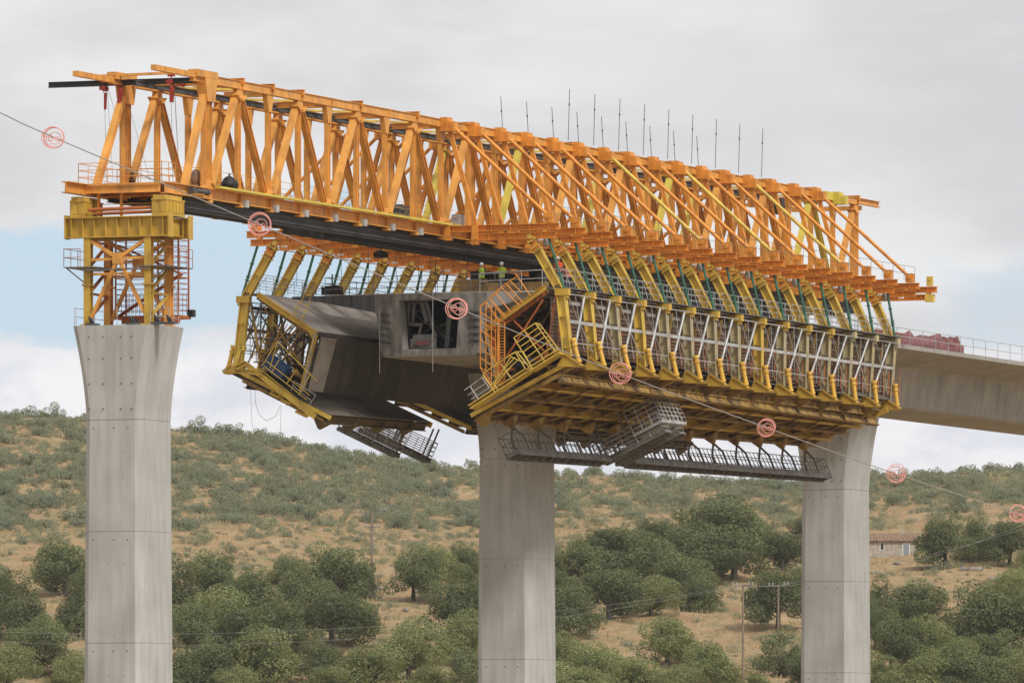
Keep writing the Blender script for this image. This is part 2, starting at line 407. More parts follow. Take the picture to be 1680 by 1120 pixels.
# ------------------------------------------------------------------ finished deck
SE = 43.8
def build_deck():
    th = thing('bridge_deck', (SE, 0, 27.3), 'grey concrete box girder deck with wide overhanging slabs on the piers', 'bridge deck')
    prof = [(-7, 31.1), (-7, 30.82), (-3.7, 30.08), (-3.5, 29.9), (-3.15, 27.45), (-3.0, 27.3), (3.0, 27.3), (3.15, 27.45), (3.5, 29.9), (3.7, 30.08), (7, 30.82), (7, 31.1), (4, 31.14), (-4, 31.14)]
    hole = [(-2.0, 30.72), (-1.75, 27.75), (1.75, 27.75), (2.0, 30.72)]
    m = MB()
    ends = [SE, 57.9, 72, 86, 100, 115.8, 130, 145, 160, 175, 190]
    m.prism(prof, SE, 56, hole=hole)
    for a, b_ in zip([56.0]+ends[2:-1], ends[2:]): m.prism(prof, a+.015, b_)
    m.build('box_girder', CD, th)
    m = MB(); m.prism([(-3.72, 31.08), (-3.66, 30.1), (-3.48, 29.9), (-3.12, 27.45), (-2.97, 27.32), (2.97, 27.32), (3.12, 27.45), (3.48, 29.9), (3.66, 30.1), (3.6, 31.08)], SE-.04, SE-.003, hole=[(-2.0, 30.72), (-1.75, 27.75), (1.75, 27.75), (2.0, 30.72)]); m.build('dark_end_face', CS, th)  # thin added plate giving the box end a darker, blotchy tone
    # rebar couplers and tendon ends on the cut face
    for sgn in (1, -1):
        a = MB()
        for i in range(5):
            z = 28.2+.42*i; t0 = sgn*(2.95-.0*i)
            a.tube((SE-.02, t0-.25*sgn-.15, z-.08), (SE-.25, t0+.12*sgn-.1, z+.06), .05, 6)
            a.beam((SE-.08, t0-.32, z-.02), (SE-.08, t0+.28, z+.08), .1, .07)
            for q in (-.35, .1, .33): a.tube((SE, t0+q, z-.1), (SE-.35, t0+q, z-.1), .018, 5)
        a.build('tendon_anchors', DG, th)
    m = MB(); m.prism([(-1.96, 30.69), (-1.72, 27.79), (1.72, 27.79), (1.96, 30.69)], SE+.9, 55.5, hole=[(-1.90, 30.63), (-1.67, 27.85), (1.67, 27.85), (1.90, 30.63)]); m.box2((SE+4.6, -1.66, 27.86), (SE+4.7, 1.66, 30.6)); m.build('shade_lining', BL, th)  # black lining added so the recess reads as dark as deep shade
    r = MB()
    for px, y0, y1 in ((623, 505, 612), (710, 478, 610)):
        p = T(px, y0, SE-.3); q = T(px, y1, SE-.3); r.tube(p, q, .025, 5)
    r.build('hanging_bar', GR, th)
build_deck()
m = MB(); m.prism([(3.62, 31.08), (9.0, 31.08), (9.0, 30.93), (7.1, 30.7), (3.62, 30.02)], SE-.12, SE-.02)  # dark board added to put shade on the far wing slab end
for i in range(9): m.beam((SE-.16, 3.9+i*.6, 31.05), (SE-.16, 3.9+i*.6, 30.2+.09*i), .06, .08, (1, 0, 0))
tag(m.build('wing_shade_board', DG), 'dark board added for shade on the far wing slab end, left of the box', 'shutter')
# guard rails on the deck
m = MB(); m.rail([(96, -6.8, 31.1), (190, -6.8, 31.1)], 1.1, .022, 2.6, levels=(1, .5)); 
tag(m.build('deck_railing', GR), 'thin grey guard railing along the near edge of the finished deck', 'railing')
m = MB(); m.rail([(96, 6.8, 31.1), (190, 6.8, 31.1)], 1.1, .022, 2.6)
for i in range(70):
    a = 110+i*1.1; m.beam((a, 6.75, 31.15), (a+.9, 6.75, 31.15), .02, .02); m.tube((a, 6.75, 31.1), (a+.3, 6.75, 31.75), .02, 5)
m.beam((110, 6.75, 31.75), (187, 6.75, 31.75), .03, .06)
tag(m.build('deck_railing', PKM), 'pinkish low barrier and railing along the far edge of the finished deck', 'railing')
m = MB(); m.rail([(SE+.1, 6.9, 31.14), (SE+.1, -5.8, 31.14)], 1.05, .022, 1.6, levels=(1, .66, .33))
m.rail([(SE+.1, 6.9, 31.14), (95, 6.9, 31.14)], 1.05, .022, 2.4, levels=(1, .66, .33))
tag(m.build('deck_railing', GD), 'dark thin railing around the open end of the concrete deck', 'railing')

# carrier inside the box opening
th = thing('inner_form_carrier', (SE+1.5, 0, 27.75), 'dusty grey folding inner formwork carrier sitting inside the concrete box', 'formwork carrier')
m = MB(); sc_ = SE+1.0
def tp(px, py): return T(px, py, sc_)
m.beam(tp(668, 497), tp(703, 492), .25, .16, (1, 0, 0)); m.beam(tp(672, 497), tp(668, 530), .22, .12, (1, 0, 0)); m.beam(tp(680, 498), tp(677, 530), .2, .1, (1, 0, 0))
m.beam(tp(692, 495), tp(701, 528), .25, .15, (1, 0, 0)); m.beam(tp(700, 495), tp(709, 530), .2, .1, (1, 0, 0)); m.beam(tp(692, 530), tp(687, 552), .15, .09, (1, 0, 0)); m.beam(tp(707, 530), tp(716, 552), .15, .09, (1, 0, 0))
m.beam(tp(664, 531), tp(688, 533), .2, .08, (1, 0, 0))
m.build('folding_frame', GDD, th)
m = MB(); rr_ = random.Random(4)
for i in range(12):
    a_ = tp(660+rr_.uniform(0, 12)+(i % 2)*66, 500+rr_.uniform(0, 70)); m.tube(a_+V((.5, 0, 0)), tp(668+rr_.uniform(0, 60), 500+rr_.uniform(0, 70))+V((rr_.uniform(.8, 2), 0, 0)), .05, 6)
m.beam(tp(658, 494)+V((.6, 0, 0)), tp(746, 488)+V((.6, 0, 0)), .3, .2, (1, 0, 0)); m.beam(tp(735, 492)+V((.5, 0, 0)), tp(728, 575)+V((.5, 0, 0)), .3, .2, (1, 0, 0)); m.beam(tp(662, 496)+V((.5, 0, 0)), tp(667, 578)+V((.5, 0, 0)), .3, .16, (1, 0, 0))
m.build('struts', GDD, th)
m = MB(); m.beam(tp(678, 555), tp(712, 553), .4, .12, (1, 0, 0)); m.beam(tp(679, 555), tp(679, 574), .4, .14, (1, 0, 0)); m.beam(tp(711, 553), tp(711, 571), .4, .14, (1, 0, 0)); m.beam(tp(678, 573), tp(712, 571), .4, .1, (1, 0, 0))
m.build('control_box', GD, th)
m = MB(); q0 = tp(684, 563.5); q1 = tp(707, 562); m.beam(q0, q1, .3, .32, (1, 0, 0)); m.build('panel', DG, th)
m = MB()
for i in range(6):
    a = q0.lerp(q1, .08+.15*i); b_ = q0.lerp(q1, .08+.15*i+.09); m.beam(a-V((.17, 0, -.05)), b_-V((.17, 0, -.05)), .03, .07); m.beam(a-V((.17, 0, .07)), b_-V((.17, 0, .07)), .03, .05)
m.build('red_lettering', RD, th)

# tarpaulin bundles, crate on the deck
def lump(name, s0, s1, t0, z0, h, w, mt, label, seed):
    rnd = random.Random(seed); m = MB(); n = 26; k = 10; vs = []; fs = []
    ph = [rnd.uniform(0, 6) for _ in range(6)]
    for i in range(n+1):
        u = i/n; s = s0+(s1-s0)*u; env = (min(1, u*7)*min(1, (1-u)*6))**.6
        hh = h*env*(1+.18*sin(u*9+ph[0])+.13*sin(u*23+ph[1])); ww = w*(.6+.4*env)
        for j in range(k+1):
            a = pi*j/k; rr = 1+.1*sin(a*5+ph[2]+u*11)+.07*sin(a*9+u*31+ph[3])
            vs.append((s, t0+cos(a)*ww/2*rr, z0+max(0, sin(a)**.7 if sin(a) > 0 else 0)*hh*rr+.0))
    for i in range(n):
        for j in range(k): a = i*(k+1)+j; fs.append((a, a+1, a+k+2, a+k+1))
    m.add(vs, fs, True); return tag(m.build(name, mt), label, 'tarpaulin bundle')
p0 = S(1482, 560, -5.5).x; p1 = S(1562, 560, -5.5).x
lump('tarpaulin_bundle', p0-1, p0+9.5, -5.3, 31.12, .95, 1.6, TP, 'dark red crumpled tarpaulin heap on the deck just behind the last arm', 3)
lump('tarpaulin_bundle', p0+9.7, p1+1.0, -5.3, 31.12, 1.0, 1.6, TP, 'dark red tarpaulin heap farther right on the deck, ending in a slope', 5)
th = thing('material_crate', (p0+1, -3.4, 31.12), 'red painted steel crate on the deck behind the tarpaulin heaps', 'crate')
m = MB(); m.box2((p0-2, -4.2, 31.2), (p0+5, -3, 32.2)); m.build('body', RD, th)
m = MB(); m.beam((p0-2.1, -4.25, 32.24), (p0+5.1, -4.25, 32.24), .08, .08)
for i in range(6): m.beam((p0-2+i*1.4, -4.22, 31.2), (p0-2+i*1.4, -4.22, 32.2), .08, .05)
m.build('rim', RO, th)
m = MB()
for i in range(9): m.beam((p0+24+i*.9, -5.6-.1*(i % 3), 31.2+.12*(i % 2)), (p0+27+i*.9, -5.0, 31.25+.1*(i % 3)), .12, .1)
tag(m.build('timber_pile', OR, ), 'loose orange brown timbers lying on the finished deck at right', 'timber')

# ------------------------------------------------------------------ launching gantry
ga = thing('launching_gantry', (K(0), 0, 33.7), 'huge orange steel twin truss launching gantry spanning above the deck', 'launching gantry')
ZT, ZB = 41.4, 34.1
def frame_top(sd):
    t0 = 2.5*sd
    m = MB(); ez = 41.08 if sd < 0 else 40.93; m.beam((-2.2 if sd < 0 else -1.7, t0, ez), (K(0)-1.9, t0, ez), .3, .30)
    for q in range(6): m.beam((-1.6+q*.85, t0, ez), (-1.58+q*.85, t0, ez), .36, .26)
    m.ibeam((K(0)-2, t0, 40.97), (K(25)+.3, t0, 40.97), .40, .48, .04, .26)
    for k in range(0, 26):
        s = K(k)+.3; m.beam((s-.03, t0, 40.97), (s+.03, t0, 40.97), .46, .52)
    m.build('top_chord', OR, ga)
    if sd < 0:
        m = MB(); m.beam((K(24)-1.8, t0, 40.99), (K(24)+.6, t0, 40.99), .46, .54); m.build('top_chord_insert', YG, ga)
    m = MB()
    m.ibeam((-3 if sd > 0 else -.65, t0, 34.53), (K(25)+1.0, t0, 34.53), .5, .64, .05, .06)
    for k in range(0, 26): m.beam((K(k)-.02, t0, 34.53), (K(k)+.02, t0, 34.53), .46, .53)
    m.build('bottom_chord', OR if True else RO, ga)
for sd in (1, -1): frame_top(sd)
# dark beams beneath the chords
m = MB()
for t0, zb_ in ((-2.3, 33.42), (-1.3, 33.62), (-.2, 33.80), (1.0, 33.95), (2.2, 34.0)):
    h_ = 34.19-zb_; m.ibeam((2.2, t0, 34.19-h_/2), (K(25)+.5, t0, 34.19-h_/2), .34, h_, .05, .16)
m.build('lower_track_beams', BL, ga)
for z_ in (33.62, 33.92): m = MB(); m.beam((2.4, -2.42, z_), (K(25)+.3, -2.42, z_), .04, .05); m.build('track_edge_strip', DG, ga)
for t0, z_ in ((-1.8, 33.36), (.9, 33.72)): m = MB(); m.beam((24, t0, z_), (K(25)-1.0, t0, z_), .36, .40); m.build('suspension_girder', BL, ga)
for t0 in (-1.6, 1.6):
    m = MB(); m.beam((K(12), t0, 32.75), (K(22.4), t0, 32.75), .5, .92)
    for k in range(12, 23): m.beam((K(k), t0, 32.7), (K(k)+.08, t0, 32.7), .62, 1.0)
    m.build('rear_support_girder', BL, ga)
m = MB()   # mid stands on the deck
for s_ in (56.5, 59.3):
    for t0 in (-2.2, 2.2): m.beam((s_, t0, 31.15), (s_, t0, 33.2), .5, .5); 
    m.beam((s_, -2.6, 31.5), (s_, 2.6, 31.5), .5, .6)
m.build('middle_support', BL, ga)
m = MB()
for s_ in (101, 104):
    for t0 in (-2.2, -1.2, 1.2, 2.2): m.beam((s_, t0, 31.15), (s_, t0, 33.6), .22, .22)
    m.beam((s_, -3.6, 33.1), (s_, 3.6, 33.1), .4, .5); m.beam((s_, -2.6, 31.4), (s_, 2.6, 31.4), .4, .4)
m.box2((100.5, -4.3, 32.7), (101.3, -3.4, 33.6))
m.build('rear_support', YE2, ga)
# posts, diagonals
def gus(m, s, t0, w0, z0, w1, z1, th_=.30):
    P_ = [V((s-w0/2, 0, z0)), V((s+w0/2, 0, z0)), V((s+w1/2, 0, z1)), V((s-w1/2, 0, z1))]
    m.add([p+V((0, t0-th_/2, 0)) for p in P_]+[p+V((0, t0+th_/2, 0)) for p in P_], [(0, 1, 2, 3), (7, 6, 5, 4), (0, 4, 5, 1), (1, 5, 6, 2), (2, 6, 7, 3), (3, 7, 4, 0)])
yel_diag = {(-1, 11, 0), (-1, 17, 0), (-1, 23, 0), (1, 11, 0), (-1, 23, 1), (1, 17, 0), (1, 21, 0)}
for sd in (1, -1):
    t0 = 2.5*sd
    for k in range(26):
        s = K(k); m = MB()
        m.ibeam((s, t0, 34.86), (s, t0, 40.72), .26, .36, .05, .06, up=(1, 0, 0)) if k not in (0, 25) else (m.ibeam((s-.32, t0, 34.86), (s-.32, t0, 40.72), .34, .34, .05, .06, up=(1, 0, 0)), m.ibeam((s+.2, t0, 34.86), (s+.2, t0, 40.72), .34, .34, .05, .06, up=(1, 0, 0)))
        if k % 2 == 0:
            gus(m, s, t0, .40, 39.75, .95, 40.73)
            gus(m, s, t0, 1.15, 34.86, .5, 35.35)
        else:
            m.beam((s-.5, t0, 40.22), (s+.5, t0, 40.22), .50, .06); gus(m, s, t0, .95, 40.25, .62, 40.73)
            gus(m, s, t0, .62, 34.86, .42, 35.1)
        m.beam((s-.22, t0, 34.1), (s+.22, t0, 34.1), .58, .14)
        m.build('post', OR, ga)
        if k % 2 == 1:
            for j, e in enumerate((-1, 1)):
                if not 0 <= k+e <= 25: continue
                d = MB(); a = V((s+e*.34, t0, 40.3)); b_ = V((K(k+e)-e*.42, t0, 34.9))
                if e < 0: d.beam(a, b_, .30, .46, (0, 1, 0)) if False else d.beam(a, b_, .36, .32, (1, 0, 0))
                else: d.ibeam(a, b_, .34, .36, .05, .06, (1, 0, 0))
                dn = (b_-a).normalized(); d.beam(a+dn*.05, a+dn*.12, .62, .60, (1, 0, 0)); d.beam(b_-dn*.2, b_-dn*.12, .56, .5, (1, 0, 0))
                d.build('diagonal', YG if (sd, k, j) in yel_diag else OR, ga)
    d = MB(); d.beam((K(0)-.35, t0, 40.2), (K(0)-4.0 if sd > 0 else K(0)-3.1, t0, 34.8), .38, .36, (0, 1, 0)); d.beam((K(0)-.5, t0, 40.0), (K(0)-.1, t0, 40.3), .5, .5); d.build('end_diagonal', OR, ga)
    # head block at the nose
    d = MB(); d.box2((K(0)-1.9, t0-.3, 41.0), (K(0)+.9, t0+.3, 41.4)); gus(d, K(0), t0, 1.0, 39.7, 1.7, 40.99, .58)
    d.build('nose_block', OR, ga)
# top transverse members
for k in range(26):
    m = MB(); s = K(k)+.3; m.ibeam((s, -2.8 if k % 2 or k == 2 else -2.28, 41.21 if k % 2 or k == 2 else 40.9), (s, 2.28, 41.21 if k % 2 or k == 2 else 40.9), .3, .34, .03, .03)
    m.build('top_cross_beam', OR, ga)
m = MB()
for k in range(25):
    a, b_ = K(k), K(k+1); e = 1 if k % 2 else -1
    m.beam((a, 2.2*e, 40.98), (b_, -2.2*e, 40.98), .30, .12)
m.build('top_wind_bracing', YE, ga)
m = MB(); m.ibeam((K(0)-2, .9, 40.72), (K(25)-3, .9, 40.72), .26, .32, .04, .1); m.build('hoist_rail', DG, ga)
m = MB(); m.ibeam((4.3, -2.3, 40.87), (4.3, 6.9, 40.87), .24, .32, .05, .12); m.build('cantilever_rail', BL, ga)
m = MB(); m.beam((3.7, -2.3, 41.28), (3.7, 4.6, 41.22), .2, .14); m.build('nose_cross_beam', OR, ga)
m = MB(); m.ibeam((K(25), 2.6, 41.0), (K(25)+3.1, 2.6, 41.0), .3, .45); m.ibeam((K(25), -2.6, 41.02), (K(25)+4.6, -2.6, 41.02), .3, .4)
m.beam((K(25)+1.4, -2.5, 40.6), (K(25)+1.4, 2.5, 40.6), .24, .3); m.build('end_cross_beam', OR, ga)
# bottom cross beams
for k in range(0, 26):
    m = MB(); m.ibeam((K(k), -2.2, 34.38), (K(k), 2.2, 34.38), .26, .42, .03, .03); m.build('bottom_cross_beam', RO if k < 3 else OR, ga)
# walkway boards + railings on the bottom chords
for sd in (1, -1):
    m = MB(); t0 = 2.5*sd+.0; m.box2((K(0)+.5, t0-.62 if sd < 0 else t0+.3, 34.87), (K(25), t0-.28 if sd < 0 else t0+.66, 34.99))
    m.build('walkway_board', YG, ga)
    m = MB(); m.rail([(K(0)+.4, t0-.6*sd, 34.9), (K(25), t0-.6*sd, 34.9)], 1.1, .015, 2.15, levels=(1, .66, .33)); m.build('walkway_railing', YE if sd < 0 else OR, ga)
for k in range(1, 8): m = MB(); m.box2((K(k)+.15, -2.95, 34.05), (K(k)+.6, -2.75, 34.45)); m.build('clamp_plate', GR, ga)
# nose platform
m = MB(); m.box2((-.4, -2.2, 34.75), (4.8, 2.9, 34.86)); m.ibeam((-.6, -2.2, 34.5), (-.6, 3.0, 34.5), .2, .42); m.ibeam((2.2, -2.2, 34.5), (2.2, 2.2, 34.5), .2, .42)
m.build('nose_platform', OR, ga)
m = MB(); m.rail([(4.8, 2.9, 34.86), (-.4, 2.9, 34.86), (-.4, -2.2, 34.86), (1.5, -2.2, 34.86)], 1.15, .022, 1.25, levels=(1, .66, .33)); m.rail([(4.8, 2.9, 34.86), (4.8, -2.2, 34.86)], 1.15, .02, 1.25, levels=(1, .66, .33)); m.build('platform_railing', OR, ga)
m = MB()
for tt in (1.7, .3): m.beam((-.3, tt, 32.9), (-.3, tt, 34.6), .14, .14)
for q in (33.3, 33.7, 34.1): m.tube((-.3, 1.7, q), (-.3, -1.9, q), .02, 5)
m.build('access_frame', OR2, ga)

# outrigger brackets with their ties (parts of the gantry)
for k in range(8, 25):
    for sd in (-1, 1):
        s = K(k); last = k == 24; yl = sd < 0 and k in (14, 17, 20)
        m = MB(); te = 10.15 if not last else 9.9
        m.ibeam((s, 2.78*sd, 34.62), (s, te*sd, 34.62), .42, .40, .04, .05, ribs=6)
        m.ibeam((s+.0, 4.8*sd, 34.12), (s+.0, (te-.25)*sd, 34.12), .36, .40, .04, .05, ribs=3)
        for tt in (3.0, 4.8): m.box2((s-.24, (tt-.2)*sd, 33.95), (s+.24, (tt+.2)*sd, 34.84))
        for tt in (7.6, 9.3): m.box2((s-.2, (tt-.12)*sd, 34.3), (s+.2, (tt+.12)*sd, 34.45))
        m.build('outrigger_beam', OR2, ga)
        if not last:
            m = MB(); m.box2((s-.22, 9.25*sd, 34.86), (s+.22, 9.78*sd, 35.45)); m.tube((s-.28, 9.5*sd, 35.2), (s+.28, 9.5*sd, 35.2), .13, 10); m.build('tie_bracket', OR2, ga)
            m = MB(); m.tube((s, 3.35*sd, 40.7), (s, 9.45*sd, 35.25), .115, 8); m.build('long_tie', YE if yl else OR2, ga)
            m = MB(); m.beam((s, 3.05*sd, 40.7), (s, 4.75*sd, 34.9), .20, .26, (0, 1, 0)); m.build('short_strut', OR2, ga)
        else:
            m = MB(); m.box2((s-.12, 9.2*sd, 34.86), (s+.12, 9.6*sd, 35.5)); m.tube((s-.15, 9.4*sd, 35.3), (s+.15, 9.4*sd, 35.3), .1, 10)
            m.box2((s-.2, 9.1*sd, 33.8), (s+.2, 9.7*sd, 34.3)); m.build('end_lug', YE, ga)
        m = MB(); m.box2((s-.42, 2.62*sd, 40.45), (s+.42, 3.1*sd, 41.3)); m.box2((s-.3, 3.1*sd, 40.45), (s+.3, 3.5*sd, 41.0))
        for q in (-.22, .22): m.tube((s+q-.0, 3.1*sd, 41.05), (s+q, 3.18*sd, 41.05), .09, 8)
        m.build('head_gusset', YG if last and sd < 0 else OR2, ga)
# longitudinal members tying the outriggers
for sd in (-1, 1):
    m = MB()
    for k in range(8, 24):
        for tt, z_ in ((6.6, 34.35), ):
            m.beam((K(k)+.2, tt*sd, z_), (K(k+1)-.2, tt*sd, z_), .16, .22)
    m.tube((K(8)-.6, 8.6*sd, 33.75), (K(22)+.5, 8.6*sd, 33.75), .035, 6)
    m.build('outrigger_stringer', OR2, ga)
    m = MB(); m.rail([(K(8), 9.85*sd, 34.86), (K(23), 9.85*sd, 34.86)], 1.0, .014, 2.15, levels=(1, .5)); m.build('outrigger_railing', GD, ga)
    for k in range(8, 24): m = MB(); m.box2((K(k)+1.4, 8.2*sd, 33.9), (K(k)+1.65, 8.5*sd, 34.15)); m.build('junction_box', WH, ga)
    for k in range(8, 24, 2):
        m = MB(); m.ball((K(k)+.7, 9.0*sd, 33.75), (.22, .22, .3), 8, 6); m.tube((K(k)+.7, 9.0*sd, 33.9), (K(k)+.7, 9.0*sd, 34.3), .03, 5); m.build('floodlight', GR, ga)

# ------------------------------------------------------------------ rods standing on the top chord
for i in range(9):
    for sd, nm in ((1, 'far'), (-1, 'near')):
        s = K(13+i)+(.85 if sd > 0 else -.8)
        lean = V((-.45, .0, 0)) if sd > 0 else V((.25, 0, 0))
        m = MB(); a = V((s, 2.5*sd, 41.4)); b_ = a+lean+V((0, 0, 2.95 if sd > 0 else 3.2)); m.tube(a, b_, .022, 5); c = a.lerp(b_, .68); m.tube(c, c+(b_-a).normalized()*.12, .05, 6)
        tag(m.build('steel_rod', DG), f'thin dark upright rod on the {nm} top chord, {nth(i+1)} from the left of its row', 'steel rod', f'thin rods standing on the {nm} top chord')

# ------------------------------------------------------------------ hanger arms
def swing(s):
    """the forms are swung open wider at the left end than at the right: shift of elbow and foot"""
    f = max(0, min(1, (s-K(8))/(K(22)-K(8)))); return .5*f, 1.28*f
def make_arm(sd, k, col):
    s = K(k); de, df = swing(s)
    def y(t, z):
        w = max(0, min(1, (34-z)/3.3)); w2 = max(0, min(1, (30.7-z)/4)); return V((s, (t-de*w-(df-de)*w2)*sd, z))
    th = thing('hanger_arm', (s, 10.3*sd, 26.6), 'x', 'hanger arm')
    def channel(m, a, b_, w, h, ribs):
        a, b_ = V(a), V(b_); d = (b_-a).normalized(); sdv = V((1, 0, 0)); u = sdv.cross(d)
        for e in (-1, 1):
            for q in (-1, 1): m.beam(a+u*e*(h/2-.03)+sdv*q*(w/4+.02), b_+u*e*(h/2-.03)+sdv*q*(w/4+.02), w/2-.06, .06, u)
        m.beam(a, b_, .06, h-.13, u)
        for i in range(ribs): c = a+(b_-a)*((i+.7)/ribs); m.beam(c-d*.02, c+d*.02, w*.9, h-.14, u)
    m = MB(); a, b_ = y(8.35, 33.95), y(10.2, 30.85); d = (b_-a).normalized()
    channel(m, a, b_, .40, .50, 3)
    for q in (.04, .16, .23): m.beam(a.lerp(b_, q), a.lerp(b_, q)+d*.06, .56, .6, (0, 1, 0))
    m.beam(a-d*.3, a+d*.02, .24, .3, (0, 1, 0)); m.build('upper_arm', YE, th)
    m = MB(); m.beam(a+d*.33, a+d*.76, .42, .50, (0, 1, 0)); m.build('splice_sleeve', col, th)
    m = MB(); channel(m, y(10.28, 30.55), y(10.72, 26.85), .40, .56, 2)
    m.build('lower_leg', YE if k in (8, 9, 11, 16) else YS, th)
    m = MB(); c = y(10.35, 30.72); m.beam(c-V((0, .42, 0)), c+V((0, .42, 0)), .46, .40); m.beam(y(10.35, 30.42)-V((0, .1-.25*sd, 0)), y(10.35, 30.42)+V((0, .1+.25*sd, 0)), .4, .14); m.build('elbow_block', YE2 if k < 20 else YS, th)
    m = MB(); g0, g1 = V((s, 9.45*sd, 33.95)), y(10.45, 30.95); m.tube(g0, g1, .085, 8)
    for q in (.35, .62, .68): m.tube(g0.lerp(g1, q), g0.lerp(g1, q+.02), .14, 8)
    m.build('screw_strut', GN, th)
    m = MB(); j0, j1 = y(11.0, 27.95), y(11.42, 26.5); m.tube(j0, j1, .14, 10); m.tube(j0, j0.lerp(j1, .12), .2, 10); m.tube(j0.lerp(j1, .22), j0.lerp(j1, .32), .2, 10); m.tube(j0.lerp(j1, .9), j1, .17, 10)
    m.build('hydraulic_jack', YJ, th)
    m = MB(); tri = [y(10.2, 26.28), y(10.62, 26.95), y(11.6, 26.35), y(11.5, 26.22)]; h_ = V((.38, 0, 0))
    m.add([p-h_ for p in tri]+[p+h_ for p in tri], [(0, 1, 2, 3), (7, 6, 5, 4), (0, 4, 5, 1), (1, 5, 6, 2), (2, 6, 7, 3), (3, 7, 4, 0)])
    m.beam(y(10.2, 26.3)-V((.42, 0, 0)), y(10.64, 27.0)-V((.42, 0, 0)), .07, .07); m.beam(y(10.64, 27.0)-V((.42, 0, 0)), y(11.6, 26.4)-V((.42, 0, 0)), .07, .07)
    m.build('foot_bracket', YE2, th)
    return th
YJ = mat('orange_yellow_paint', (.70, .42, .06), .5, var=.15, dirt=(.35, .2, .05), dirt_amt=.6)
for sd, nm in ((-1, 'near'), (1, 'far')):
    for i in range(15):
        o = make_arm(sd, 8+i, OR2 if i in ((0, 1, 10, 13, 14) if sd < 0 else (0, 1, 2)) else YE2)
        o['group'] = f'yellow hanger arms of the {nm} side formwork'
        o['label'] = f'yellow bent hanger arm with green strut on the {nm} side, {nth(i+1)} from the left'

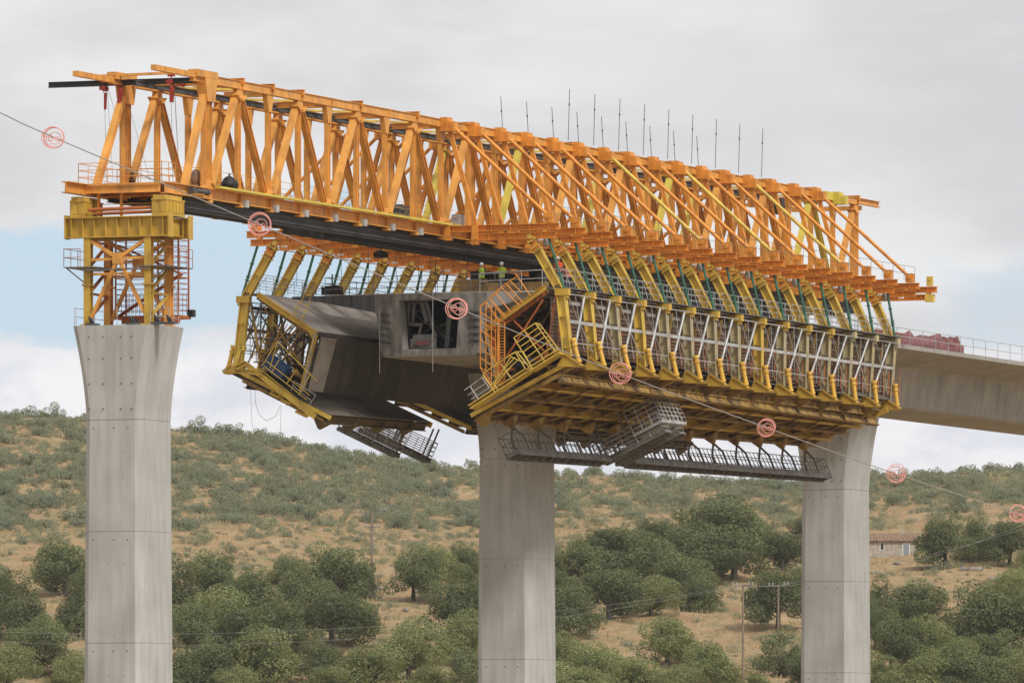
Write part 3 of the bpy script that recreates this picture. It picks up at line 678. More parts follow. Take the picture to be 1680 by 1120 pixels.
# ------------------------------------------------------------------ side forms
S0, S1 = K(8)-.1, K(22)+.6
IN = (4.6, 23.7); OUT = (10.9, 26.75)
AL = math.atan2(OUT[1]-IN[1], OUT[0]-IN[0])
for sd, nm in ((-1, 'near'), (1, 'far')):
    th = thing('side_formwork', (S0, 6*sd, 25.1), f'long {nm} side wall formwork, swung open away from the box', 'formwork')
    P = lambda t, z: (t*sd, z)
    m = MB()
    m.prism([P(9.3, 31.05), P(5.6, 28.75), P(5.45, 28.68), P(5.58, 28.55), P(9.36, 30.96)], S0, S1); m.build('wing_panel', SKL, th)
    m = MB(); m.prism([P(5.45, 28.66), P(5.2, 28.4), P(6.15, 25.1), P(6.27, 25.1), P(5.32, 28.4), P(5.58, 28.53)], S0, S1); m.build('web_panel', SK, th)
    m = MB(); q_ = [V((0, 5.19*sd, 28.35)), V((0, 6.12*sd, 25.15))]; e_ = V((0, -.012*sd, 0)); m.add([q_[0]+e_+V((S0, 0, 0)), q_[0]+e_+V((S0+2.3, 0, 0)), q_[1]+e_+V((S0+2.3, 0, 0)), q_[1]+e_+V((S0, 0, 0)), q_[0]+V((S0, 0, 0)), q_[0]+V((S0+2.3, 0, 0)), q_[1]+V((S0+2.3, 0, 0)), q_[1]+V((S0, 0, 0))], [(0, 1, 2, 3), (7, 6, 5, 4), (0, 4, 5, 1), (1, 5, 6, 2), (2, 6, 7, 3), (3, 7, 4, 0)]); m.build('end_strip', SKL, th)
    m = MB()   # light rim at the open end
    m.beam((S0-.04, 5.5*sd, 28.6), (S0-.04, 6.35*sd, 25.1), .1, .5, (1, 0, 0)); m.build('end_rim', SKL, th)
    m = MB()   # joists on the outer face
    a, b_ = V((0, 9.36*sd, 30.9)), V((0, 5.7*sd, 28.55))
    for i in range(10):
        q = a.lerp(b_, i/9)+V((0, .06*sd, -.12)); m.beam((S0, q.y, q.z), (S1, q.y, q.z), .09, .2)
    a, b_ = V((0, 5.5*sd, 28.3)), V((0, 6.4*sd, 25.2))
    for i in range(10):
        q = a.lerp(b_, i/9)+V((0, .12*sd, 0)); m.beam((S0, q.y, q.z), (S1, q.y, q.z), .2, .12)
    m.build('joists', BR, th)
    for k2 in range(0, 29, 1 if sd < 0 else 2):    # frames, one every half panel
        s = K(8)+2.15*k2+.05; m = MB(); mt = RO if k2 % 4 == 0 and sd < 0 else YB
        m.beam((s, 9.3*sd, 30.72), (s, 5.6*sd, 28.25), .14, .24, (0, 0, 1))
        m.beam((s, 5.75*sd, 28.3), (s, 6.6*sd, 25.2), .14, .22, (0, 1, 0))
        m.beam((s, 9.9*sd, 30.5), (s, 9.3*sd, 26.9), .1, .14, (0, 1, 0))
        m.beam((s, 9.3*sd, 27.0), (s, 6.3*sd, 25.9), .12, .16)
        m.beam((s, 9.1*sd, 30.3), (s, 6.3*sd, 26.3), .1, .1); m.beam((s, 7.2*sd, 29.1), (s, 9.3*sd, 27.1), .09, .09)
        m.build('rib_frame', mt, th)
    m = MB()
    for z_ in (27.45, 27.9, 28.35, 28.8, 29.25, 29.7, 30.1): m.beam((S0, 9.72*sd, z_), (S1, 9.1*sd, z_), .05, .12)
    for z_ in (27.22, 27.67, 28.12, 28.57, 29.02, 29.47): m.beam((S0, 9.74*sd, z_), (S1, 9.12*sd, z_), .04, .07)
    if sd < 0: m.build('outer_slats', BR, th)
    if sd < 0: m = MB(); m.beam((S0, 9.64*sd, 28.85), (S1, 9.02*sd, 28.85), .03, 3.2); m.build('outer_panel', RB, th)
    m = MB(); m.beam((S0, 9.85*sd, 30.2), (S1, 9.2*sd, 30.2), .08, .2); m.build('waler', SKL if sd < 0 else GD, th)
    m = MB()
    for k2 in range(60): s = S0+.4+k2*1.03; m.tube((s, 9.95*sd, 27.2), (s+.5, 9.8*sd, 28.9), .035, 5)
    m.build('push_pull_props', RO, th)
    # grey lattice between the arms
    for i in range(14):
        a = K(8+i); 
        def q(fr, z, off=.06):
            ss = a+4.3*fr; de, df = swing(ss); w2 = (30.6-z)/3.4
            return V((ss, (10.5+off+.38*w2-de-(df-de)*w2)*sd, z))
        m = MB(); c = q(.42, 28.95)
        m.tube(q(.12, 27.3), c, .08, 6); m.tube(c, q(.70, 30.55), .08, 6); m.tube(q(.07, 30.5), c, .035, 5); m.tube(c, q(.84, 27.25), .045, 6); m.tube(q(.36, 30.55), c, .025, 5); m.tube(c, q(.5, 27.3), .022, 5)
        m.beam(q(.06, 28.97), q(.97, 28.97), .06, .19)
        m.tube(q(.0, 30.62), q(1, 30.62), .035, 5); m.tube(q(.0, 27.7), q(1, 27.7), .035, 5)
        m.build('brace_lattice', GR, th)
    m = MB()   # lower gallery rails and upper gallery
    m.rail([(S0, 10.5*sd, 27.0), (S1, 9.3*sd, 27.0)], 1.0, .022, 2.15, levels=(1, .5)); m.build('gallery_railing', GD, th); m = MB()
    m.rail([(S0, 10.1*sd, 31.1), (S1, 9.7*sd, 31.1)], 1.05, .016, 1.43, levels=(1, .66, .33))
    m.rail([(S0, 9.3*sd, 31.15), (S1, 9.3*sd, 31.15)], 1.05, .02, 2.15, levels=(1, .66, .33))
    for k2 in range(29): s = S0+.3+2.15*k2; m.tube((s, 9.9*sd, 31.1), (s+.9, 9.3*sd, 32.1), .018, 5)
    m.build('gallery_railing', GR, th)
    m = MB(); m.box2((S0, 9.4*sd, 31.0), (S1, 10.3*sd, 31.06)); m.build('gallery_floor', GD, th); m = MB(); m.box2((S0, 8.9*sd, 26.9), (S1, 9.7*sd, 26.96)); m.build('gallery_floor', GD, th)
    m = MB()
    e0, e1 = V((S0-.15, 9.35*sd, 31.0)), V((S0-.15, 5.45*sd, 28.5)); m.ibeam(e0, e1, .2, .32, .04, .04)
    m.beam(V((S0-.15, 5.5*sd, 28.5)), V((S0-.15, 6.5*sd, 25.1)), .16, .24, (0, 1, 0))
    m.build('end_edge_beam', YE2, th)
    if sd > 0:
        m = MB()
        for (a, b_) in (((10.4, 30.2), (8.2, 26.6)), ((8.6, 30.2), (10.2, 26.8)), ((9.3, 30.9), (9.4, 26.5)), ((10.3, 28.4), (7.2, 28.3)), ((7.0, 29.2), (9.8, 26.0)), ((6.8, 29.1), (7.6, 25.6)), ((10.2, 30.0), (7.9, 29.9))):
            for ds in (.3, 2.4): m.tube((S0+ds, a[0], a[1]), (S0+ds, b_[0], b_[1]), .05, 6)
        m.build('cross_bracing', GD, th)
        m = MB()
        for (a, b_) in (((8.6, 27.2), (6.8, 28.9)), ((8.1, 26.4), (6.6, 28.8)), ((9.0, 26.6), (7.8, 29.2))):
            m.tube((S0+.1, a[0], a[1]), (S0+.1, b_[0], b_[1]), .07, 8)
        m.build('push_props', YB, th)

# ------------------------------------------------------------------ floor forms, swung down
def fp(sd, u, n, s=0):
    """u metres up the floor panel from its inner edge, n metres below its skin; the panel hangs less open to the right"""
    f = max(0, min(1, (s-K(8))/(K(22)-K(8)))); i_ = (IN[0], IN[1]+.75*f); o_ = (OUT[0]-1.2*f, OUT[1]-.35*f)
    dx, dz = o_[0]-i_[0], o_[1]-i_[1]; ln = math.hypot(dx, dz); ul = math.hypot(OUT[0]-IN[0], OUT[1]-IN[1]); q = u/ul
    return V((s, (i_[0]+dx*q+dz/ln*n)*sd, i_[1]+dz*q-dx/ln*n))
UL = math.hypot(OUT[0]-IN[0], OUT[1]-IN[1])
def floor_form(sd, sa, sb, k0, k1, label):
    th = thing('floor_formwork', (sa, IN[0]*sd, IN[1]), label, 'formwork', 'floor formwork panels hanging open')
    up = fp(sd, 0, -1)-fp(sd, 0, 0)
    m = MB(); a, b_ = fp(sd, .0, .04, sa), fp(sd, UL, .04, sa)
    def slab(m, u0, u1, n0, n1, s0, s1):
        vs = [fp(sd, u, n, s) for s in (s0, s1) for u, n in ((u0, n0), (u1, n0), (u1, n1), (u0, n1))]
        m.add(vs, [(0, 1, 2, 3), (7, 6, 5, 4), (0, 4, 5, 1), (1, 5, 6, 2), (2, 6, 7, 3), (3, 7, 4, 0)])
    slab(m, 0, UL-.6, 0, .06, sa, sb); m.build('skin', SKM if sd > 0 else BR, th)
    for k in range(k0, k1+1):
        s = min(max(K(k), sa+.12), sb-.12)
        m = MB(); m.ibeam(fp(sd, -.05, .32, s), fp(sd, UL, .32, s), .26, .5, .04, .05, up)
        # downward lug at the inner edge
        q = [fp(sd, -.1, .57, s), fp(sd, .9, .57, s), fp(sd, .42, 1.15, s), fp(sd, .28, 1.15, s)]
        w = V((.42, 0, 0)); w2 = V((.1, 0, 0))
        m.add([q[0]-w, q[1]-w, q[2]-w2, q[3]-w2, q[0]+w, q[1]+w, q[2]+w2, q[3]+w2], [(0, 1, 2, 3), (7, 6, 5, 4), (0, 4, 5, 1), (1, 5, 6, 2), (2, 6, 7, 3), (3, 7, 4, 0)])
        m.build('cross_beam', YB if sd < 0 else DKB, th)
    for i, u in enumerate((.15, 1.55, 2.95, 4.35, 5.75)):
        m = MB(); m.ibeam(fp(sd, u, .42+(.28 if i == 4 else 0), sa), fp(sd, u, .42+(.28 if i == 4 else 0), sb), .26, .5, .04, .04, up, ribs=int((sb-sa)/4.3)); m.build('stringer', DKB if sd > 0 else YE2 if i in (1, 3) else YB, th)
    m = MB()
    for k in range(k0, k1):
        for u0, u1 in ((.4, 2.9), (2.9, 5.6)):
            e = k % 2
            m.beam(fp(sd, u0, .72, K(k)), fp(sd, u1, .72, K(k+1)), .08, .06, up); 
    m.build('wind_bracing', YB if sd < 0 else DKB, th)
    for ch in (.0,):
        m = MB(); m.beam(fp(sd, -.15, .2, sa-.12), fp(sd, UL, .2, sa-.12), .14, .24, up); m.build('end_beam', YE, th)
        m = MB(); m.beam(fp(sd, .2, .58, sa-.1), fp(sd, UL-.9, .58, sa-.1), .1, .22, up); m.build('end_beam', YB, th)
        m = MB(); m.beam(fp(sd, -.15, .2, sb+.1), fp(sd, UL, .2, sb+.1), .14, .34, up); m.build('end_beam', YE2, th)
    return th
floor_form(-1, S0, S1-1.6, 8, 21, 'near side floor formwork of yellow beams, swung down open above the gangways')
floor_form(1, S0, 55.0, 8, 11, 'far side floor formwork panel left of the bright slit, dark skin showing')
floor_form(1, 61.6, S1, 14, 22, 'far side floor formwork panel right of the bright slit, mostly behind the pier')
# longitudinal edge trunk under the arm feet
for sd, nm in ((-1, 'near'), (1, 'far')):
    m = MB(); m.ibeam((S0, 9.5*sd, 26.05), (S1-3.6, 9.2*sd, 26.05), .4, .55, .05, .08, ribs=13); m.tube((S0, 10.3*sd, 26.45), (S1-3, 9.4*sd, 26.4), .1, 8)
    tag(m.build('edge_girder', YB), f'long brown yellow edge girder under the feet of the {nm} side arms', 'girder')

# ------------------------------------------------------------------ gangways
def gangway(sd, sa, sb, u0, n0, w, label, mt=GD, cross=False):
    """floor at panel coordinates (u0..u0+w, n0); railings stand perpendicular to the panel"""
    th = thing('suspended_gangway', fp(sd, u0, n0, sa), label, 'gangway', 'grey gangways slung beneath the floor formwork')
    up = (fp(sd, 0, 0)-fp(sd, 0, 1)).normalized()
    def slab(m, ua, ub, na, nb, s0, s1):
        vs = [fp(sd, u, n, s) for s in (s0, s1) for u, n in ((ua, na), (ub, na), (ub, nb), (ua, nb))]
        m.add(vs, [(0, 1, 2, 3), (7, 6, 5, 4), (0, 4, 5, 1), (1, 5, 6, 2), (2, 6, 7, 3), (3, 7, 4, 0)])
    m = MB(); slab(m, u0, u0+w, n0-.04, n0+.03, sa, sb)
    if not cross:
        for uu in (u0, u0+w-.07): slab(m, uu, uu+.07, n0-.12, n0+.3, sa, sb)
        nj = int((sb-sa)/1.2)
        for i in range(nj+1): s = sa+(sb-sa)*i/nj; m.beam(fp(sd, u0, n0+.12, s), fp(sd, u0+w, n0+.12, s), .1, .18, up)
    else:
        for s in (sa, sb-.08): slab(m, u0, u0+w, n0-.12, n0+.2, s, s+.08)
        nj = int(w/.8)
        for i in range(nj+1): m.beam(fp(sd, u0+w*i/nj, n0+.09, sa), fp(sd, u0+w*i/nj, n0+.09, sb), .08, .1, up)
    m.build('floor', mt, th)
    m = MB(); cs = [fp(sd, u0+.03, n0, sa), fp(sd, u0+w-.03, n0, sa), fp(sd, u0+w-.03, n0, sb), fp(sd, u0+.03, n0, sb)]
    m.rail(cs+[cs[0]], 1.15, .028, .72 if not cross else .9, up, levels=(1, .5) if not cross else (1, .75, .5, .25), pr=.024)
    m.build('railing', GR if mt is GR or cross else GD, th)
    if not cross:
        k = math.ceil((sa-K(0))/4.3)
        while K(k) < sb+.2:
            m = MB(); s = K(k)
            m.path([fp(sd, .36, .9, s), fp(sd, .36, 1.1, s), fp(sd, u0, n0-1.0, s), fp(sd, u0, n0, s)], .075, 6); m.path([fp(sd, .36, 1.1, s), fp(sd, u0+w, n0-1.0, s), fp(sd, u0+w, n0, s)], .075, 6)
            m.build('hanger', mt, th); k += 1
    else:
        for uu in (u0+.3, u0+w*.5, u0+w-.3):
            m = MB()
            for s in (sa+.05, sb-.05): m.beam(fp(sd, uu, .5, s), fp(sd, uu, n0, s), .09, .09, (1, 0, 0))
            m.build('hanger', mt, th)
    return th
gangway(-1, 41.8, 57.2, -.1, 2.85, .9, 'long light grey gangway slung in front of the middle pier', GD)
gangway(-1, 61.3, 97.8, -.1, 2.85, .9, 'longest dark gangway slung between the middle and the right pier', GD)
gangway(-1, 57.4, 58.5, -.1, 2.85, 5.0, 'steep grey cross gangway rising from the left gangway to a railed cage', GD, True)
gangway(-1, 60.0, 61.1, -.1, 2.85, 5.0, 'steep grey cross gangway beside the start of the long dark gangway', GD, True)
gangway(1, 56.2, 57.2, -.2, 2.5, 5.2, 'dark sloping cross gangway hanging under the far panel, upper right one', GD, True)
gangway(1, 52.6, 53.5, .4, 2.5, 4.4, 'dark sloping cross gangway hanging under the far panel, lower left one', GD, True)
# cage at the upper end of the cross gangway
th = thing('access_cage', fp(-1, 4.8, 2.3, 57.4), 'light grey railed access cage at the top of the steep cross gangway', 'access cage')
m = MB(); 
A0 = S(1042, 700, -8.6)
def slabw(m, p, q, z0, z1): m.box2((p[0], p[1], z0), (q[0], q[1], z1))
ca = [V((57.2, -8.0, 23.0)), V((61.4, -8.0, 23.0)), V((61.4, -9.9, 23.9)), V((57.2, -9.9, 23.9))]
m.add([c for c in ca]+[c-V((0, 0, .18)) for c in ca], [(0, 1, 2, 3), (7, 6, 5, 4), (0, 4, 5, 1), (1, 5, 6, 2), (2, 6, 7, 3), (3, 7, 4, 0)]); m.build('floor', GR, th)
m = MB(); m.rail([ca[1], ca[2], ca[3], ca[0]], 1.5, .028, .7, (fp(-1, 0, 0)-fp(-1, 0, 1)).normalized(), levels=(1, .8, .6, .4, .2)); m.build('railing', GR, th)

# ------------------------------------------------------------------ orange stair frame and end platforms (near form, left end)
th = thing('stair_frame', T(812, 640, K(8)-1), 'bright orange tubular access stair frame beside the concrete box', 'access stair')
m = MB()
for ds in (0, 1.0):
    def q(x, y): return T(x, y, K(8)-1.3+ds)
    for pl in (((788, 502), (788, 603), (810, 640)), ((797, 495), (797, 612), (812, 638)), ((806, 500), (806, 622)), ((813, 505), (813, 632)),
               ((788, 502), (797, 495), (820, 476)), ((797, 495), (818, 525)), ((806, 495), (828, 522))):
        m.path([q(*p) for p in pl], .035, 6)
    for i in range(7): m.tube(q(788, 512+i*15), q(813, 528+i*15), .03, 5)
for i in range(6): m.tube(T(797, 505+i*19, K(8)-1.3), T(813, 520+i*19, K(8)-.3), .025, 5)
m.build('frame', OR2, th)
m = MB(); a, b_ = T(818, 525, K(8)-1.3), T(818, 630, K(8)-1.3); m.beam(a, b_, .12, .16, (1, 0, 0)); a2, b2 = T(828, 528, K(8)-1.3), T(828, 622, K(8)-1.3); m.beam(a2, b2, .05, .05)
for i in range(22): m.beam(a.lerp(b_, i/21), a2.lerp(b2, i/21), .035, .035)
m.build('ladder', OR2, th)
m = MB()
for ds in (0, 1.1):
    def q(x, y): return T(x, y, K(8)-1.3+ds)
    for pl in (((820, 525), (852, 501)), ((790, 502), (822, 471), (850, 452)), ((822, 471), (852, 501)), ((830, 465), (858, 497)), ((812, 480), (838, 512)), ((803, 490), (829, 518)), ((838, 462), (856, 480)), ((845, 448), (870, 485))): m.path([q(*p) for p in pl], .035, 6)
for i in range(7): m.tube(T(824+i*4.3, 474+i*4.1, K(8)-1.3), T(831+i*4, 468+i*4.3, K(8)-1.3), .02, 5)
m.build('upper_landing', OR2, th)
def yellow_platform(name, pts_floor, rails, label, extra=None):
    th = thing(name, T(*pts_floor[0], K(8)-1), label, 'access platform', 'yellow railed platforms on the formwork end')
    m = MB(); a, b_ = T(*pts_floor[0], K(8)-1.0), T(*pts_floor[1], K(8)-1.0)
    m.ibeam(a, b_, 1.1, .26, .05, .04); m.build('deck_beam', YE, th)
    m = MB()
    for ds in (-.5, .5):
        for r in rails:
            for p, q in zip(r, r[1:]): m.tube(T(*p, K(8)-1.0+ds), T(*q, K(8)-1.0+ds), .035, 6)
    m.build('railing', YE, th)
yellow_platform('railed_platform', ((775, 668), (868, 608)),
    [((810, 632), (838, 585), (866, 598)), ((818, 641), (812, 632)), ((801, 645), (838, 602)), ((793, 612), (845, 577), (862, 605)), ((805, 632), (850, 590)), ((792, 615), (812, 643)), ((822, 597), (842, 625)), ((838, 582), (848, 577), (872, 607)), ((812, 622), (845, 586)), ((845, 577), (858, 577), (873, 603))],
    'lower yellow railed platform stepping down the formwork end')
yellow_platform('railed_platform', ((872, 607), (920, 577)),
    [((843, 554), (878, 530), (912, 578)), ((878, 530), (885, 531), (918, 575)), ((848, 562), (882, 538)), ((852, 570), (888, 545)), ((857, 578), (894, 552)), ((863, 587), (900, 560)), ((868, 595), (906, 569)), ((843, 554), (874, 606)), ((860, 542), (893, 592)), ((884, 531), (884, 538))]+[((880+i*4.5, 533+i*6.6), (886+i*4.3, 532+i*6.8)) for i in range(7)],
    'upper yellow railed platform below the first near arm')
m = MB()
for pl in (((762, 640), (790, 620)), ((768, 648), (797, 628)), ((773, 655), (802, 636)), ((771, 633), (785, 655)), ((790, 618), (803, 637))): m.path([T(*p, K(8)-1.6) for p in pl], .03, 6)
tag(m.build('hand_rail', GR), 'pale grey handrail piece at the lower left end of the near formwork', 'handrail')
m = MB(); c = T(852, 600, K(8)-1.0)
vs_ = MB(); m.ball(c+V((0, 0, .1)), (.5, .55, .3), 12, 8); m.ball(c+V((.2, -.5, .3)), (.4, .4, .25), 10, 7)
tag(m.build('covered_pump', NV), 'small dark blue covered pump on the yellow end platform', 'pump')

# far end platform with blue box
th = thing('end_platform', (S0-.9, 9, 25.5), 'yellow railed end platform sloping down at the far formwork corner', 'access platform')
m = MB(); 
for ds in (0, 1.0):
    m.ibeam(T(402, 596, S0-1.2+ds), T(517, 684, S0-1.2+ds), .16, .3, .04, .04)
m.ibeam(T(384, 606, S0-1.2), T(404, 596, S0-1.2), .5, .32, .05, .05); m.ibeam(T(384, 607, S0-1.2), T(430, 612, S0-1.2), .4, .3, .05, .05)
m.beam(T(385, 603, S0-1.2), T(396, 568, S0-1.2), .25, .3, (1, 0, 0)); m.beam(T(395, 570, S0-1.2), T(403, 572, S0-1.2), .25, .3, (1, 0, 0))
m.build('sloping_beam', YE, th)
m = MB()
for x, y in ((445, 645), (462, 655), (487, 675)):
    a = T(x, y, S0-.7); b_ = T(x+16, y+8, S0-.7); m.beam(a, b_, .5, .12); m.beam(a, T(x+8, y-12, S0-.7), .1, .1, (1, 0, 0)); m.beam(T(x+8, y-12, S0-.7), b_, .1, .1, (1, 0, 0))
m.build('stiffener', YE2, th)
m = MB()
for ds in (0, 1.0):
    def q(x, y): return T(x, y, S0-1.2+ds)
    for pl in (((430, 600), (455, 560), (520, 625)), ((412, 588), (440, 545)), ((455, 560), (443, 604)), ((437, 592), (508, 648)), ((433, 600), (503, 655)), ((425, 604), (497, 662)), ((445, 612), (458, 590)), ((470, 630), (485, 608)), ((490, 648), (510, 612)), ((478, 520), (498, 487)), ((475, 522), (492, 532), (510, 488)), ((480, 512), (500, 520)), ((484, 503), (505, 511)), ((488, 495), (508, 503)), ((508, 543), (515, 560), (508, 575))): m.path([q(*p) for p in pl], .03, 6)
m.build('railing', YE, th)
m = MB()
for pl in (((478, 640), (483, 625), (518, 648), (505, 668)), ((480, 632), (512, 658)), ((483, 625), (478, 640))): m.path([T(*p, S0-1.4) for p in pl], .022, 5)
m.build('light_railing', GR, th)
th = thing('equipment_box', T(448, 618, S0-.5), 'blue ribbed equipment box on the far corner platform', 'equipment box')
a, b_ = T(434, 602, S0-.5), T(463, 624, S0-.5); u = V((0, -(b_-a).z, (b_-a).y)).normalized(); u = u if u.z > 0 else -u
m = MB(); m.beam(a+u*.45, b_+u*.45, .9, .85, u); m.build('body', BU, th)
m = MB()
for i in range(5): c = a.lerp(b_, .1+.2*i); m.beam(c-V((.47, 0, 0))+u*.05, c-V((.47, 0, 0))+u*.85, .05, .03, (1, 0, 0))
m.build('ribs', DG, th)
# net and thin lattice at far corner
m = MB()
for i in range(14):
    y_ = 500+i*6.5; m.tube(T(418, y_, S0+.6), T(468, y_+9, S0+.6), .008, 4)
for i in range(10): m.tube(T(420+i*5, 498+i*1, S0+.6), T(415+i*6, 588+i*3, S0+.6), .008, 4)
tag(m.build('safety_net', DG), 'thin dark safety netting behind the first far arm', 'safety net')
m = MB()
for i in range(18):
    a = random.uniform(395, 470); m.tube(T(a, random.uniform(545, 600), S0+random.uniform(.5, 5)), T(a+random.uniform(10, 40), random.uniform(500, 610), S0+random.uniform(.5, 5)), .022, 5)
for i in range(16): m.tube(T(450+random.uniform(-10, 40), 560+random.uniform(-10, 40), S0+2), T(490+random.uniform(-5, 25), 540+random.uniform(0, 90), S0+4), .03, 5)
tag(m.build('prop_cluster', YB), 'tangle of thin props and tubes behind the blue box', 'props')
m = MB(); pts = [T(417, 612, S0-1), T(419, 660, S0-1), T(425, 680, S0-1), T(437, 690, S0-1), T(452, 683, S0-1), T(460, 665, S0-1)]
m.path(pts, .012, 4); m.path([T(410, 612, S0-1), T(413, 690, S0-1), T(417, 712, S0-1)], .01, 4); m.path([T(461, 665, S0-1), T(460, 720, S0-1)], .01, 4)
tag(m.build('hanging_rope', GD), 'thin rope loop hanging under the far formwork corner', 'rope')

# ------------------------------------------------------------------ hanging suspension bars and clutter above the deck
m = MB()
for i in range(26):
    t_ = random.uniform(-3, 7); s = random.uniform(SE+1, SE+45); m.tube((s, t_, 31.2), (s, t_, 33.8), .018, 5)
for x, y0, y1 in ((487, 400, 470), (560, 395, 478), (605, 400, 480), (650, 400, 478), (706, 405, 478), (766, 385, 478), (620, 400, 480)): m.tube(T(x, y0, SE+.6), T(x, y1, SE+.6), .016, 5)
tag(m.build('suspension_bars', DG, ), 'thin dark suspension bars hanging between the gantry and the deck', 'suspension bars')
for i, (x, y, w, h) in enumerate(((545, 477, 28, 12), (625, 418, 16, 9), (715, 415, 18, 10), (769, 412, 9, 34))):
    m = MB(); c = T(x, y, SE+1.5+i*.4); W_ = w*.0395; H_ = h*.037; m.box(c, (.8, W_, H_)); m.box(c+V((0, 0, H_*.5+.04)), (.5, W_*.6, .08)); m.tube(c, c+V((0, 0, 1.0)), .05, 6); m.box(c-V((.42, W_*.2, 0)), (.06, W_*.3, H_*.5))
    tag(m.build('hoist_unit' if i else 'tool_chest', BL), ['black tool chest standing on the far slab edge', 'black hoist unit hanging under the gantry, the left one', 'black hoist unit hanging under the gantry, right of the other', 'tall black winch block beside the workers'][i], 'tool chest' if i == 0 else 'hoist')
m = MB(); a = T(752, 478, SE+1.0); b_ = T(890, 470, SE+1.0)
m.box2((a.x, a.y, 31.14), (a.x+.5, T(795, 478, SE+1).y, 31.95)); m.box2((a.x+3, -.5, 31.14), (a.x+3.4, -6, 31.9))
tag(m.build('upstand_form', YB), 'brown yellow upstand shutter standing on the deck end', 'shutter')
m = MB(); m.rail([(SE+.2, -3.2, 31.14), (SE+.2, -8.6, 31.3)], 1.1, .03, 1.5, levels=(1, .55)); m.box2((SE-.3, -5.8, 31.0), (SE+.6, -8.6, 31.1))
tag(m.build('access_bridge', GR), 'light grey railed bridge from the deck to the near form', 'access bridge')

# ------------------------------------------------------------------ P1 support tower
th = thing('support_tower', (0, 0, 26.85), 'yellow braced steel support tower standing on top of the left pier', 'support tower')
ls, lt = 1.35, 1.85
for s_ in (-ls, ls):
    for t_ in (-lt, lt):
        m = MB(); m.ibeam((s_, t_, 26.95), (s_, t_, 31.75), .40, .42, .06, .12, up=(1, 0, 0), ribs=4); m.box2((s_-.35, t_-.35, 26.86), (s_+.35, t_+.35, 26.95)); m.box2((s_-.28, t_-.28, 29.1), (s_+.28, t_+.28, 29.2))
        m.build('leg', YE2 if s_ < 0 else OR, th)
for s_ in (-ls, ls):
    m = MB(); c = (s_-.05, 0, 30.6); mt = OR
    for a in ((s_-.05, lt-.2, 31.6), (s_-.05, -lt+.2, 31.6), (s_-.05, lt-.2, 27.3), (s_-.05, -lt+.2, 27.5)): m.beam(a, c, .18, .2, (1, 0, 0))
    m.beam((s_, -lt+.2, 30.62), (s_, lt-.2, 30.55), .16, .14); m.box((s_-.06, 0, 30.6), (.22, .62, .62)); m.beam((s_, -lt+.2, 29.75), (s_, lt-.2, 29.75), .16, .14)
    m.build('cross_brace', mt, th)
for t_ in (-lt, lt):
    m = MB()
    for i in range(3):
        z0 = 27.3+1.45*i; m.beam((-ls+.2, t_, z0), (ls-.2, t_, z0+1.3), .14, .14); m.beam((-ls+.2, t_, z0+1.4), (ls-.2, t_, z0+1.35), .12, .12)
    m.build('side_bracing', RO if t_ > 0 else YE2, th)
for s_ in (-ls, ls):
    m = MB(); m.ibeam((s_, -3.15, 32.35), (s_, 3.15, 32.35), .55, 1.16, .06, .05, ribs=9); m.box2((s_-.3, 3.13, 31.72), (s_+.3, 3.2, 33.05)); m.box2((s_-.3, -3.2, 31.72), (s_+.3, -3.13, 33.05)); m.build('cap_beam', YE2, th)
m = MB()
for t_ in (-2.6, 2.6, 0): m.ibeam((-1.07, t_, 32.35), (1.07, t_, 32.35), .4, 1.0, .05, .05)
m.build('cap_spreader', YE2, th)
for t_ in (-2.5, 2.5):
    m = MB(); m.box2((-1.5, t_-.42, 32.95), (1.2, t_+.42, 33.08)); m.box2((-1.45, t_-.4, 33.1), (1.1, t_-.1, 33.8)); m.box2((-1.45, t_+.1, 33.1), (1.1, t_+.4, 33.8)); m.box2((-1.5, t_-.44, 33.8), (1.15, t_+.44, 33.88)); m.box2((-1.45, t_-.36, 33.88), (.9, t_+.36, 34.08))
    for i in range(6): m.box2((-1.4+i*.46, t_-.46, 33.1), (-1.34+i*.46, t_+.46, 33.8))
    m.build('bearing_block', YE2, th)
m = MB(); m.tube((-1.2, 1.9, 33.35), (-1.2, -2.2, 33.4), .1, 8); m.tube((-.6, 1.9, 33.15), (-.6, -2.2, 33.2), .08, 8); m.build('thrust_tube', RO, th)
m = MB(); m.box2((-1.9, 1.2, 30.1), (1.8, 3.1, 30.16)); m.box2((-1.7, -3.1, 30.1), (1.8, -1.2, 30.16)); m.box2((-2.0, -2.0, 29.92), (-1.7, 2.0, 29.98))
for t_ in (3.1, -3.1): m.beam((-1.5, t_, 30.1), (-1.5, t_*.62, 29.2), .06, .06)
m.build('gallery_floor', GD, th)
m = MB(); m.rail([(-1.9, 2.1, 30.16), (-1.9, 3.1, 30.16), (1.8, 3.1, 30.16)], 1.0, .02, 1.0); m.build('gallery_railing', RO, th); m = MB(); m.rail([(-1.7, -2.2, 30.16), (-1.7, -3.1, 30.16), (1.8, -3.1, 30.16)], 1.0, .02, 1.0); m.build('gallery_railing', RO, th)
m = MB()  # stair cage behind
x0, x1, ta, tb = 2.2, 3.6, 1.8, -2.05
for s_ in (x0, x1):
    for t_ in (ta, -.8, tb): m.beam((s_, t_, 27.6), (s_, t_, 31.9), .08, .08)
    for i in range(14):
        z = 27.9+i*.3; m.tube((s_, ta, z), (s_, tb, z), .018, 5)
for t_ in (ta, tb):
    for i in range(14): m.tube((x0, t_, 27.9+i*.3), (x1, t_, 27.9+i*.3), .02, 5)
for i in range(16): a = ta-(ta-tb)*(i+.5)/16; m.tube((x0, a, 27.7), (x0, a, 28.9), .016, 5); m.tube((x1, a, 27.7), (x1, a, 28.9), .016, 5)
